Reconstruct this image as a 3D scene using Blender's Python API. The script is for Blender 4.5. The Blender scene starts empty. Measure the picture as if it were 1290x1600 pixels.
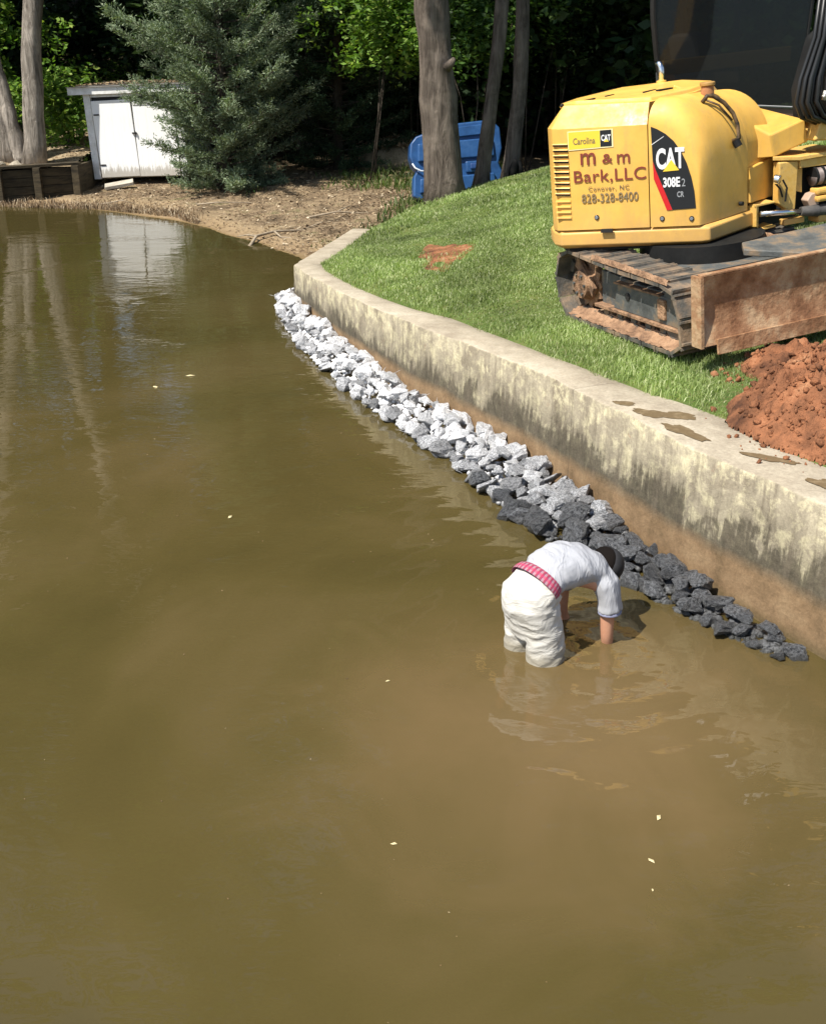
import bpy, bmesh, math, random
import numpy as np
from mathutils import Vector, Matrix
from mathutils import noise as mnoise
random.seed(7); rng = np.random.default_rng(7)
PI = math.pi; R = math.radians
sc = bpy.context.scene
# ---------------------------------------------------------------- camera
cd = bpy.data.cameras.new('camera'); cam = bpy.data.objects.new('camera', cd); sc.collection.objects.link(cam)
cam.location = (0, 0, 3.3); cam.rotation_euler = (R(90 - 23.2), 0, 0)
cd.sensor_fit = 'VERTICAL'; cd.sensor_height = 24.0; cd.lens = 24.0 * 1750 / 1600; cd.clip_end = 900; cd.clip_start = .05
sc.camera = cam
# ---------------------------------------------------------------- world and sun
TO_SUN = Vector((-.50, -.40, .90)).normalized()
w = bpy.data.worlds.new('World'); sc.world = w; w.use_nodes = True
nt = w.node_tree; bg = nt.nodes['Background']
sky = nt.nodes.new('ShaderNodeTexSky'); sky.sky_type = 'NISHITA'; sky.sun_disc = False
sky.sun_elevation = math.asin(TO_SUN.z); sky.sun_rotation = math.atan2(TO_SUN.x, TO_SUN.y)
nt.links.new(sky.outputs[0], bg.inputs[0]); bg.inputs[1].default_value = .11
sd = bpy.data.lights.new('sun', 'SUN'); sd.energy = 5.0; sd.angle = R(.5); sd.color = (1, .95, .86)
sun = bpy.data.objects.new('sun', sd); sc.collection.objects.link(sun); sun.location = (-20, -16, 36)
sun.rotation_euler = TO_SUN.to_track_quat('Z', 'Y').to_euler()
sc.view_settings.view_transform = 'Standard'; sc.view_settings.look = 'None'
sc.view_settings.exposure = .55; sc.view_settings.gamma = 1
sc.cycles.use_denoising = True; sc.cycles.max_bounces = 6; sc.cycles.transparent_max_bounces = 12
sc.cycles.caustics_reflective = False; sc.cycles.caustics_refractive = False

# ---------------------------------------------------------------- helpers
def link(name, me, mat=None, parent=None, loc=None):
    o = bpy.data.objects.new(name, me); sc.collection.objects.link(o)
    if mat is not None:
        for m in (mat if isinstance(mat, (list, tuple)) else [mat]): me.materials.append(m)
    if parent is not None: o.parent = parent
    if loc is not None: o.location = loc
    return o
def tag(o, label=None, cat=None, group=None, kind=None):
    if label: o['label'] = label
    if cat: o['category'] = cat
    if group: o['group'] = group
    if kind: o['kind'] = kind
    return o
def empty(name, loc, label, cat, group=None, rot=(0, 0, 0)):
    o = bpy.data.objects.new(name, None); sc.collection.objects.link(o)
    o.location = loc; o.rotation_euler = rot; o.empty_display_size = .3
    return tag(o, label, cat, group)
def npmesh(name, V, Fa, smooth=False, uv=None):
    V = np.asarray(V, np.float32); Fa = np.asarray(Fa, np.int32); n, k = Fa.shape
    me = bpy.data.meshes.new(name); me.vertices.add(len(V)); me.vertices.foreach_set('co', V.ravel())
    me.loops.add(n * k); me.loops.foreach_set('vertex_index', Fa.ravel())
    me.polygons.add(n); me.polygons.foreach_set('loop_start', np.arange(0, n * k, k, dtype=np.int32))
    me.polygons.foreach_set('loop_total', np.full(n, k, np.int32))
    if smooth: me.polygons.foreach_set('use_smooth', np.ones(n, bool))
    if uv is not None:
        l = me.uv_layers.new(name='UVMap'); l.data.foreach_set('uv', np.asarray(uv, np.float32)[Fa.ravel()].ravel())
    me.update(); me.validate(); return me
class MB:
    """collects shapes into one mesh"""
    def __init__(s): s.v = []; s.f = []
    def add(s, vs, fs):
        b = len(s.v); s.v += [tuple(v) for v in vs]; s.f += [tuple(b + i for i in f) for f in fs]; return s
    def box(s, c, d, M=None, bev=0):
        bm = bmesh.new(); bmesh.ops.create_cube(bm, size=1)
        bmesh.ops.scale(bm, vec=d, verts=bm.verts)
        if bev: bmesh.ops.bevel(bm, geom=bm.edges[:], offset=bev, segments=2, affect='EDGES', profile=.6)
        if M is not None: bm.transform(M.to_4x4())
        bmesh.ops.translate(bm, vec=c, verts=bm.verts); s.bm(bm); return s
    def bm(s, bm):
        bm.verts.index_update(); s.add([v.co[:] for v in bm.verts], [[v.index for v in f.verts] for f in bm.faces]); bm.free()
    def tube(s, pts, rad, n=10, cap=True, squash=None):
        pts = [Vector(p) for p in pts]; rad = rad if isinstance(rad, (list, tuple)) else [rad] * len(pts)
        up = None; base = len(s.v)
        for i, p in enumerate(pts):
            t = (pts[min(i + 1, len(pts) - 1)] - pts[max(i - 1, 0)]).normalized()
            if up is None: up = t.orthogonal().normalized()
            up = (up - t * up.dot(t)).normalized(); b = t.cross(up)
            for k in range(n):
                a = 2 * PI * k / n; s.v.append(tuple(p + (up * math.cos(a) + b * math.sin(a)) * rad[i]))
        for i in range(len(pts) - 1):
            for k in range(n): s.f.append((base + i * n + k, base + i * n + (k + 1) % n, base + (i + 1) * n + (k + 1) % n, base + (i + 1) * n + k))
        if cap:
            s.f.append(tuple(base + k for k in range(n))[::-1]); e = base + (len(pts) - 1) * n; s.f.append(tuple(e + k for k in range(n)))
        return s
    def prism(s, poly, vec):
        n = len(poly); vec = Vector(vec); P = [Vector(p) for p in poly]
        s.add([*P, *[p + vec for p in P]], [tuple(range(n))[::-1], tuple(range(n, 2 * n))] + [(i, (i + 1) % n, n + (i + 1) % n, n + i) for i in range(n)]); return s
    def build(s, name, mat=None, parent=None, smooth=False, bevel=0, loc=None, autos=None):
        me = bpy.data.meshes.new(name); me.from_pydata(s.v, [], s.f)
        bm = bmesh.new(); bm.from_mesh(me); bmesh.ops.recalc_face_normals(bm, faces=bm.faces); bm.to_mesh(me); bm.free()
        o = link(name, me, mat, parent, loc)
        if smooth: me.shade_smooth()
        if bevel:
            m = o.modifiers.new('bevel', 'BEVEL'); m.width = bevel; m.segments = 3; m.limit_method = 'ANGLE'; m.angle_limit = R(35); me.shade_smooth(); m.harden_normals = True
        if autos:
            me.shade_smooth(); bm = bmesh.new(); bm.from_mesh(me)
            for e in bm.edges:
                if len(e.link_faces) == 2 and e.calc_face_angle(0) > autos: e.smooth = False
            bm.to_mesh(me); bm.free()
        return o
# ---- materials
def mat(name, col=(.5, .5, .5), rough=.6, spec=.5, metal=0, **k):
    m = bpy.data.materials.new(name); m.use_nodes = True; b = m.node_tree.nodes['Principled BSDF']
    b.inputs['Base Color'].default_value = (*col, 1); b.inputs['Roughness'].default_value = rough
    b.inputs['Specular IOR Level'].default_value = spec; b.inputs['Metallic'].default_value = metal
    return m
class N:
    def __init__(s, m): s.m = m; s.t = m.node_tree; s.b = s.t.nodes['Principled BSDF']
    def n(s, t, **k):
        x = s.t.nodes.new(t)
        for a, v in k.items(): setattr(x, a, v)
        return x
    def l(s, a, b): s.t.links.new(a, b)
    def co(s, kind='Object', scale=(1, 1, 1), rot=(0, 0, 0), loc=(0, 0, 0)):
        c = s.n('ShaderNodeTexCoord'); mp = s.n('ShaderNodeMapping'); s.l(c.outputs[kind], mp.inputs[0])
        mp.inputs['Scale'].default_value = scale; mp.inputs['Rotation'].default_value = rot; mp.inputs['Location'].default_value = loc
        return mp.outputs[0]
    def noise(s, vec, scale=5, detail=5, rough=.6, dist=0):
        x = s.n('ShaderNodeTexNoise'); s.l(vec, x.inputs['Vector']); x.inputs['Scale'].default_value = scale
        x.inputs['Detail'].default_value = detail; x.inputs['Roughness'].default_value = rough; x.inputs['Distortion'].default_value = dist
        return x.outputs['Fac']
    def ramp(s, f, stops):
        x = s.n('ShaderNodeValToRGB'); s.l(f, x.inputs[0]); e = x.color_ramp.elements
        while len(e) < len(stops): e.new(.5)
        for i, (p, c) in enumerate(stops):
            e[i].position = p; e[i].color = (*c, 1) if isinstance(c, tuple) else (c, c, c, 1)
        return x.outputs[0]
    def mix(s, f, a, b, mode='MIX'):
        x = s.n('ShaderNodeMix', data_type='RGBA', blend_type=mode)
        for v, i in ((f, 0), (a, 6), (b, 7)):
            if isinstance(v, bpy.types.NodeSocket): s.l(v, x.inputs[i])
            elif i == 0: x.inputs[0].default_value = v
            else: x.inputs[i].default_value = (*v, 1)
        return x.outputs[2]
    def math(s, op, a, b=None, clamp=False):
        x = s.n('ShaderNodeMath', operation=op, use_clamp=clamp)
        for i, v in enumerate((a, b)):
            if v is None: continue
            if isinstance(v, bpy.types.NodeSocket): s.l(v, x.inputs[i])
            else: x.inputs[i].default_value = v
        return x.outputs[0]
    def sep(s, v):
        x = s.n('ShaderNodeSeparateXYZ'); s.l(v, x.inputs[0]); return x.outputs
    def bump(s, h, strength=.3, dist=.02, nrm=None):
        x = s.n('ShaderNodeBump'); s.l(h, x.inputs['Height']); x.inputs['Strength'].default_value = strength; x.inputs['Distance'].default_value = dist
        if nrm: s.l(nrm, x.inputs['Normal'])
        s.l(x.outputs[0], s.b.inputs['Normal']); return x.outputs[0]
    def col(s, c): s.l(c, s.b.inputs['Base Color'])
    def rough(s, c): s.l(c, s.b.inputs['Roughness'])
def noisy(name, stops, scale=4, rough=.8, bump=.3, bdist=.01, bscale=None, detail=8, spec=.3, stretch=(1, 1, 1), metal=0, kind='Object'):
    m = mat(name, rough=rough, spec=spec, metal=metal); n = N(m); v = n.co(kind, stretch)
    n.col(n.ramp(n.noise(v, scale, detail, .65), stops))
    if bump: n.bump(n.noise(v, bscale or scale * 4, 6, .6), bump, bdist)
    return m
def leafmat(name, a, b, c=None, trans=.35, rough=.55):
    m = mat(name, a, rough, .3); n = N(m); g = n.n('ShaderNodeNewGeometry'); tc = n.co('Object')
    r = n.ramp(g.outputs['Random Per Island'], [(0, a), (.75, b), (1, c or b)])
    big = n.ramp(n.noise(tc, .9, 3), [(.35, .55), (.65, 1.25)]); cc = n.mix(1, r, big, 'MULTIPLY'); n.col(cc)
    tr = n.n('ShaderNodeBsdfTranslucent'); n.l(n.mix(1, cc, (1.3, 1.5, .6), 'MULTIPLY'), tr.inputs[0])
    mx = n.n('ShaderNodeMixShader'); mx.inputs[0].default_value = trans
    out = m.node_tree.nodes['Material Output']; n.l(n.b.outputs[0], mx.inputs[1]); n.l(tr.outputs[0], mx.inputs[2]); n.l(mx.outputs[0], out.inputs[0])
    return m

M = {}
def bark_mat(name, dark, light, sc_=1.0):
    m = mat(name, rough=.95, spec=.1); n = N(m); v = n.co('Object', (1, 1, .14)); v2 = n.co('Object')
    f = n.noise(v, 9 * sc_, 9, .72, .8)
    c = n.ramp(f, [(.32, dark), (.5, tuple((a + b) / 2 for a, b in zip(dark, light))), (.7, light)])
    pale = n.ramp(n.noise(v2, 2.2, 4), [(.5, 0.), (.68, .45)])
    n.col(n.mix(pale, c, tuple(min(1, x * 1.5) for x in light))); n.bump(f, 1.0, .12); return m
M['bark'] = bark_mat('bark', (.045, .035, .028), (.25, .205, .165))
M['bark_pale'] = bark_mat('bark_pale', (.09, .075, .06), (.50, .44, .37), 1.2)
M['bark_dark'] = bark_mat('bark_dark', (.03, .025, .02), (.14, .115, .09))
M['leaf_bright'] = leafmat('leaf_bright', (.07, .15, .025), (.17, .29, .045), (.32, .40, .08))
M['leaf_mid'] = leafmat('leaf_mid', (.03, .075, .018), (.08, .155, .032), (.14, .22, .045))
M['leaf_shaded'] = leafmat('leaf_shaded', (.012, .032, .012), (.03, .06, .018), (.05, .09, .02), .25)  # darkened leaf copy, shade of the wood put into the colour
M['needle'] = leafmat('needle', (.10, .145, .08), (.22, .275, .165), (.33, .38, .26), .2, .7)
M['grass'] = leafmat('grass', (.19, .255, .08), (.33, .405, .15), (.58, .59, .36), .35, .5)
M['weed'] = leafmat('weed', (.05, .10, .02), (.12, .17, .04), (.25, .24, .10), .3)
def m_dry():
    m = mat('dry_litter', rough=.9, spec=.15); n = N(m); g = n.n('ShaderNodeNewGeometry')
    n.col(n.ramp(g.outputs['Random Per Island'], [(0, (.09, .06, .035)), (.45, (.22, .15, .09)), (.8, (.38, .29, .18)), (1, (.55, .46, .33))])); return m
M['litter'] = m_dry()

# ---------------------------------------------------------------- terrain functions
WALL = [(4.05, 2.6, .9), (3.02, 4.4, .9), (2.31, 5.66, .895), (2.02, 6.20, .885), (1.73, 6.76, .88), (1.46, 7.38, .877), (1.20, 7.97, .87), (.97, 8.48, .86), (.70, 9.03, .84), (.36, 9.68, .81), (.02, 10.35, .78),
        (-.31, 11.10, .735), (-.63, 11.87, .69), (-.92, 12.62, .655), (-1.22, 13.45, .61), (-1.53, 14.42, .56), (-.94, 17.68, .5)]
def densify(P, step=.07):
    out = []
    P = [Vector(p) for p in P]
    for i in range(len(P) - 1):
        a, b = P[i], P[i + 1]; p0 = P[i - 1] if i > 0 else a * 2 - b; p3 = P[i + 2] if i + 2 < len(P) else b * 2 - a
        if i == len(P) - 3: p3 = b * 2 - a           # keep the far corner sharp
        if i == len(P) - 2: p0 = a * 2 - b
        n = max(1, int((b - a).length / step))
        for k in range(n):
            t = k / n; out.append(.5 * ((2 * a) + (b - p0) * t + (2 * p0 - 5 * a + 4 * b - p3) * t * t + (3 * a - p0 - 3 * b + p3) * t ** 3))
    out.append(P[-1]); return out
WD = densify(WALL); WA = np.array([tuple(p) for p in WD])
EXT = np.vstack([WA[:, :3], [(-.55, 18.9, .52), (.1, 20.2, .6), (1.6, 22, .8), (5, 25, 1.2)]])
def wdist(P, L=EXT):
    """signed distance (inside, the lawn side, positive) and wall height for an array of xy"""
    P = np.atleast_2d(P); best = np.full(len(P), 1e9); sg = np.zeros(len(P)); hh = np.zeros(len(P))
    for a, b in zip(L[:-1], L[1:]):
        d = b[:2] - a[:2]; t = np.clip(((P - a[:2]) @ d) / (d @ d), 0, 1); q = a[:2] + t[:, None] * d; r = P - q
        D = np.hypot(*r.T); cr = d[0] * r[:, 1] - d[1] * r[:, 0]; m = D < best - 1e-9
        best[m] = D[m]; sg[m] = np.sign(-cr[m]); hh[m] = (a[2] + t * (b[2] - a[2]))[m]
    return best * sg, hh
def fbm(x, y, s=1., o=4, seed=0):
    v = np.zeros(np.shape(x)); a = 1.; f_ = s
    r_ = np.random.default_rng(seed)
    for _ in range(o):
        for _k in range(3):
            th = r_.uniform(0, 2 * PI); ph = r_.uniform(0, 2 * PI); ff = f_ * r_.uniform(.7, 1.4)
            v = v + a * np.sin((x * math.cos(th) + y * math.sin(th)) * ff + ph + 1.3 * np.sin((y * math.cos(th) - x * math.sin(th)) * ff * .6)) / 3
        a *= .55; f_ *= 1.9
    return v
def edge_d(y): return np.interp(y, [4, 5.7, 6.3, 6.8, 7.25, 7.45, 7.8, 8.2, 9, 9.6, 10.6, 11.1, 12, 12.7, 14, 14.7, 17.7], [.46, .45, .43, .43, .54, .50, .42, .38, .34, .37, .41, .29, .24, .22, .26, .36, .28])
def z_lawn(x, y):
    x = np.asarray(x, float); y = np.asarray(y, float)
    d, h = wdist(np.stack([x.ravel(), y.ravel()], 1)); d = d.reshape(x.shape); h = h.reshape(x.shape)
    sl = np.interp(y, [5, 10, 14, 19, 30], [.10, .115, .17, .27, .2])
    dd = np.clip(d - edge_d(y) + .02, -.3, 30)
    z = h - .02 + np.where(dd > 0, .075 * (1 - np.exp(-np.maximum(dd, 0) / .25)) + sl * np.minimum(dd, 4.5) + .03 * np.maximum(dd - 4.5, 0), dd * .12)
    z = z + np.where(d > .6, .02 * fbm(x, y, 2.2, 3, 3), 0) - .04 * np.maximum(y - 19.5, 0)
    return z
SHORE = [(-40, 25.5), (-14, 24.6), (-8.4, 23.5), (-6.3, 23.1), (-4.6, 22.0), (-3.3, 20.2), (-2.3, 18.6), (-1.5, 17.6), (-.9, 16.9), (0, 15), (1, 12)]
def z_shore(x, y):
    x = np.asarray(x, float); y = np.asarray(y, float); S = np.array(SHORE)
    d = y - np.interp(x, S[:, 0], S[:, 1]) - .22 * fbm(x, y, 1.1, 3, 5)
    z = np.where(d < 0, np.maximum(.14 * d, -.85), .06 * np.minimum(d, 6) + .02 * np.maximum(d - 6, 0))
    z = z + np.where(d > 0, 1, .3) * .028 * fbm(x, y, 3.1, 3, 8) * np.clip(np.abs(d), 0, 1)
    z = z + .30 * np.clip((y - 34) / 8, 0, 1) * np.maximum(y - 34, 0) ** .9
    return z
def grid(name, xs, ys, zf, material, keep=None, smooth=True):
    X, Y = np.meshgrid(xs, ys); Z = zf(X, Y); V = np.stack([X, Y, Z], -1).reshape(-1, 3)
    nx = len(xs); i, j = np.meshgrid(np.arange(len(ys) - 1), np.arange(nx - 1), indexing='ij'); a = (i * nx + j).ravel()
    Fa = np.stack([a, a + 1, a + nx + 1, a + nx], 1)
    if keep is not None:
        c = V[Fa].mean(1); Fa = Fa[keep(c)]
    return link(name, npmesh(name, V, Fa, smooth), material)

# ---- shore / forest floor
def m_shore():
    m = mat('shore_soil', rough=.95, spec=.2); n = N(m); v = n.co('Object'); z = n.sep(v)[2]
    a = n.ramp(n.noise(v, 1.6, 9, .72), [(.3, (.06, .045, .028)), (.44, (.16, .115, .07)), (.56, (.30, .22, .135)), (.66, (.14, .135, .06)), (.78, (.08, .11, .03))])
    fine = n.ramp(n.noise(v, 28, 6, .75), [(.38, .35), (.6, 1.5)]); a = n.mix(.9, a, n.mix(1, a, fine, 'MULTIPLY'))
    wet = n.ramp(n.math('ADD', z, n.math('MULTIPLY', n.noise(v, 3, 4), .06)), [(.02, (.30, .20, .105)), (.10, (.46, .34, .2))])
    sand = n.ramp(z, [(.045, 1.), (.10, 0.)]); c = n.mix(n.math('MULTIPLY', sand, .75), a, wet)
    under = n.ramp(n.math('ADD', z, .5), [(.2, (.13, .10, .04)), (.5, (.21, .145, .065))]); uw = n.ramp(z, [(0, 1.), (.012, 0.)])
    yy = n.ramp(n.math('MULTIPLY', n.sep(v)[1], .01), [(.262, 0.), (.29, 1.)])  # forest floor colour darkened to stand in for shade under the trees
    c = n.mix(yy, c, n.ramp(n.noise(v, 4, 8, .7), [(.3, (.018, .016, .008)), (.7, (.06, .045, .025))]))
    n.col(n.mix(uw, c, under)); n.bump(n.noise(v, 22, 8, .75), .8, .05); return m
M['shore'] = m_shore()
ys = np.concatenate([np.arange(13, 30, .11), np.arange(30, 75, 1.2)]); xs = np.concatenate([np.arange(-60, -12, 1.5), np.arange(-12, 3.2, .11), np.arange(3.2, 60, 2)])
def keep_shore(c):
    d, _ = wdist(c[:, :2]); return (d < .35) | (c[:, 1] > 23)
tag(grid('shore_ground', xs, ys, z_shore, M['shore'], keep_shore), 'bare brown shore with dry grass and sand at the waterline', kind='structure')
M['bed'] = noisy('lake_bed', [(.3, (.10, .08, .035)), (.7, (.17, .125, .06))], .6, .9, .2)
def z_bed(x, y):
    d, _ = wdist(np.stack([x.ravel(), y.ravel()], 1), WA); d = d.reshape(x.shape)
    return -.62 - .25 * np.clip((-d) / 4, 0, 1) + .04 * fbm(x, y, 1.5, 3, 9)
tag(grid('lake_bed', np.arange(-60, 61, 1.5), np.arange(-24, 28, 1.5), lambda x, y: z_bed(x, y) - .1, M['bed']), 'muddy lake bed under the murky water', kind='structure')

# ---- lawn
def m_lawn():
    m = mat('lawn_soil', rough=.95, spec=.15); n = N(m); v = n.co('Object')
    a = n.ramp(n.noise(v, 2.2, 8, .7), [(.3, (.05, .09, .02)), (.55, (.10, .15, .035)), (.75, (.17, .17, .06))])
    n.col(n.mix(n.ramp(n.noise(v, 30, 5, .7), [(.45, 0.), (.7, .6)]), a, (.16, .11, .06))); n.bump(n.noise(v, 40, 6), .6, .03); return m
M['lawn'] = m_lawn()
rows = np.arange(1.5, 34, .16); TT = np.array([.22, .3, .38, .46, .55, .7, .9, 1.15, 1.45, 1.8, 2.2, 2.7, 3.3, 4, 5, 6.5, 9, 13, 20, 34])
order = np.argsort(EXT[:, 1]); wx = lambda y: np.interp(y, EXT[order, 1], EXT[order, 0])
XX = wx(rows)[:, None] + TT[None, :] * 1.12; YY = np.repeat(rows[:, None], len(TT), 1)
V = np.stack([XX, YY, z_lawn(XX, YY)], -1).reshape(-1, 3); nx = len(TT)
i, j = np.meshgrid(np.arange(len(rows) - 1), np.arange(nx - 1), indexing='ij'); a = (i * nx + j).ravel()
lawn = link('lawn', npmesh('lawn', V, np.stack([a, a + 1, a + nx + 1, a + nx], 1), True), M['lawn'])
tag(lawn, 'sunlit green lawn sloping down to the concrete wall', kind='structure')

# ---- water
def m_water():
    m = bpy.data.materials.new('lake_water'); m.use_nodes = True; n = N(m); t = m.node_tree; t.nodes.remove(n.b)
    v = n.co('Object'); s = n.sep(v)
    big = n.noise(v, .35, 4, .55, .6)
    c = n.ramp(big, [(.35, (.074, .058, .019)), (.5, (.092, .071, .024)), (.66, (.120, .089, .036))])
    # silt stirred up along the foot of the wall and round the wading man
    dx = n.math('SUBTRACT', s[0], .9); dy = n.math('SUBTRACT', s[1], 4.9)
    rr = n.math('SQRT', n.math('ADD', n.math('MULTIPLY', n.math('MULTIPLY', dx, dx), .30), n.math('MULTIPLY', n.math('MULTIPLY', dy, dy), .35)))
    silt = n.ramp(n.math('ADD', rr, n.math('MULTIPLY', n.math('SUBTRACT', n.noise(v, 1.1, 5, .6, .8), .5), .9)), [(.15, 1.), (1.0, 0.)])
    c = n.mix(n.math('MULTIPLY', silt, .8), c, (.190, .128, .060))
    far = n.ramp(n.math('MULTIPLY', s[1], .05), [(.40, 0.), (.95, 1.)]); c = n.mix(n.math('MULTIPLY', far, .75), c, (.060, .050, .016))  # far murk darkened to deepen the look of the reflected trees
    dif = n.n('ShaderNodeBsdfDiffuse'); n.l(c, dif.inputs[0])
    tr = n.n('ShaderNodeBsdfTransparent'); tr.inputs[0].default_value = (.9, .78, .5, 1)
    murk = n.n('ShaderNodeMixShader'); murk.inputs[0].default_value = .80; n.l(tr.outputs[0], murk.inputs[1]); n.l(dif.outputs[0], murk.inputs[2])
    gl = n.n('ShaderNodeBsdfGlossy'); gl.inputs['Roughness'].default_value = .012; gl.inputs[0].default_value = (1, 1, 1, 1)
    fr = n.n('ShaderNodeFresnel'); fr.inputs[0].default_value = 1.42
    w1 = n.noise(n.co('Object', (.8, 1.9, 1), (0, 0, R(12))), 1.6, 3, .5, .5)
    w2 = n.noise(n.co('Object', (1, 2.6, 1), (0, 0, R(-14))), 5.5, 2, .5, .4)
    w3 = n.noise(v, .55, 2, .5)
    hgt = n.math('ADD', n.math('MULTIPLY', w1, n.math('ADD', .0055, n.math('MULTIPLY', silt, .007))), n.math('MULTIPLY', w2, n.math('MULTIPLY', n.ramp(w3, [(.4, .16), (.58, 1.)]), .0024)))
    # rings spreading from where the arms and legs break the surface
    def rings_(cx, cy, f, fall, amp):
        ax, ay = n.math('SUBTRACT', s[0], cx), n.math('SUBTRACT', s[1], cy); rad = n.math('SQRT', n.math('ADD', n.math('MULTIPLY', ax, ax), n.math('MULTIPLY', ay, ay)))
        rad = n.math('ADD', rad, n.math('MULTIPLY', n.math('SUBTRACT', n.noise(v, 1.5, 3), .5), .35)); dec = n.math('POWER', 2.718, n.math('MULTIPLY', rad, -fall))
        return n.math('MULTIPLY', n.math('MULTIPLY', n.math('SINE', n.math('MULTIPLY', rad, f)), dec), amp)
    hgt = n.math('ADD', hgt, n.math('ADD', rings_(1.10, 5.74, 24, .62, .0040), rings_(.72, 5.58, 17, .65, .0036)))
    glint = n.ramp(n.noise(v, .9, 3, .5, .5), [(.56, 0.), (.66, 1.)]); hgt = n.math('ADD', hgt, n.math('MULTIPLY', n.math('MULTIPLY', glint, n.noise(n.co('Object', (1, 1.6, 1)), 7, 2, .5, 1.2)), .006))
    bp = n.n('ShaderNodeBump'); bp.inputs['Strength'].default_value = 1; bp.inputs['Distance'].default_value = 1.0; n.l(hgt, bp.inputs['Height'])
    n.l(bp.outputs[0], gl.inputs['Normal']); n.l(bp.outputs[0], fr.inputs['Normal'])
    mx = n.n('ShaderNodeMixShader'); n.l(fr.outputs[0], mx.inputs[0]); n.l(murk.outputs[0], mx.inputs[1]); n.l(gl.outputs[0], mx.inputs[2])
    n.l(mx.outputs[0], t.nodes['Material Output'].inputs[0]); return m
M['water'] = m_water()
water = MB().add([(-60, -25, 0), (8, -25, 0), (8, 30, 0), (-60, 30, 0)], [(0, 1, 2, 3)]).build('water', M['water'])
tag(water, 'murky olive brown lake water with gentle ripples', kind='structure')

# ---------------------------------------------------------------- concrete wall
def m_conc():
    m = mat('old_concrete', rough=.9, spec=.25); n = N(m); uv = n.co('UV'); s = n.sep(uv); u, v = s[0], s[1]   # u metres along, v metres up (face 0..1, top >1)
    ob = n.co('Object')
    st = n.noise(n.co('UV', (1, .16, 1)), 7, 8, .7, .2); st2 = n.noise(n.co('UV', (1, .3, 1), loc=(4, 3, 0)), 2.2, 6, .65, .4)
    blot = n.noise(ob, 3.2, 9, .68, .5); fine = n.noise(ob, 45, 6, .7)
    base = n.ramp(blot, [(.3, (.20, .165, .115)), (.5, (.33, .285, .205)), (.7, (.47, .41, .29))])
    cream = n.ramp(n.noise(ob, 7, 8, .75, .3), [(.48, 0.), (.6, 1.)]); c = n.mix(n.math('MULTIPLY', cream, .7), base, (.66, .59, .38))
    # mildew runs: a ragged dark band above the old waterline, dripping down in streaks
    stk = n.noise(n.co('UV', (1, .09, 1)), 16, 6, .65, .1); blo = n.noise(n.co('UV', (1, .8, 1), loc=(7, 1, 0)), 1.6, 6, .7, .5)
    gap = n.math('ADD', n.math('MULTIPLY', n.math('SUBTRACT', stk, .5), .75), n.math('MULTIPLY', n.math('SUBTRACT', blo, .5), 1.1)); vv = n.math('SUBTRACT', v, gap)
    band = n.ramp(vv, [(.38, 1.), (.52, .9), (.62, .35), (.9, 0.)])
    mil = n.ramp(n.noise(ob, 11, 7, .75, .3), [(.3, (.03, .026, .018)), (.65, (.105, .088, .06))]); c = n.mix(n.math('MULTIPLY', band, .95), c, mil)
    drip = n.ramp(n.math('ADD', n.math('MULTIPLY', stk, .7), n.math('MULTIPLY', st2, .4)), [(.56, 0.), (.68, .55)]); c = n.mix(drip, c, (.16, .13, .095))
    rust = n.ramp(n.noise(ob, 5, 5, .7, .4), [(.66, 0.), (.72, .5)]); c = n.mix(rust, c, (.30, .15, .09))
    low = n.ramp(n.math('ADD', v, n.math('MULTIPLY', n.math('SUBTRACT', n.noise(ob, 1.5, 4), .5), .14)), [(.30, 1.), (.40, 0.)])
    lc = n.ramp(n.noise(ob, 4, 8, .7), [(.3, (.13, .085, .042)), (.5, (.25, .16, .085)), (.75, (.36, .25, .14))])
    c = n.mix(n.math('MULTIPLY', low, .9), c, lc)
    wet = n.ramp(v, [(.02, 1.), (.10, 0.)]); c = n.mix(n.math('MULTIPLY', wet, .6), c, (.09, .075, .035))
    # cast top: smoother, paler
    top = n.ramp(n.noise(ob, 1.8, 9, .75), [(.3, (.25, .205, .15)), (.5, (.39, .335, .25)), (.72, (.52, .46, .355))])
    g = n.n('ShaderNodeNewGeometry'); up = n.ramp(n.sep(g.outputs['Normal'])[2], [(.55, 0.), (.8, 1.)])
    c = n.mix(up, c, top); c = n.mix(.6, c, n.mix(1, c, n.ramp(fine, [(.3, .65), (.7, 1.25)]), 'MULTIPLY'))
    jn = n.math('FRACT', n.math('DIVIDE', u, 3.05)); jl = n.ramp(jn, [(.0, 1.), (.004, 0.)]); c = n.mix(n.math('MULTIPLY', jl, .7), c, (.06, .05, .04))
    n.col(c); n.bump(n.math('ADD', n.math('MULTIPLY', blot, 1.0), n.math('MULTIPLY', fine, .4)), .55, .02); return m
M['conc'] = m_conc()
def offs(i):
    a = WD[max(i - 1, 0)]; b = WD[min(i + 1, len(WD) - 1)]; t = Vector((b.x - a.x, b.y - a.y)); t.normalize(); return Vector((t.y, -t.x))
V = []; UV = []; Fa = []; acc = 0
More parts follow.
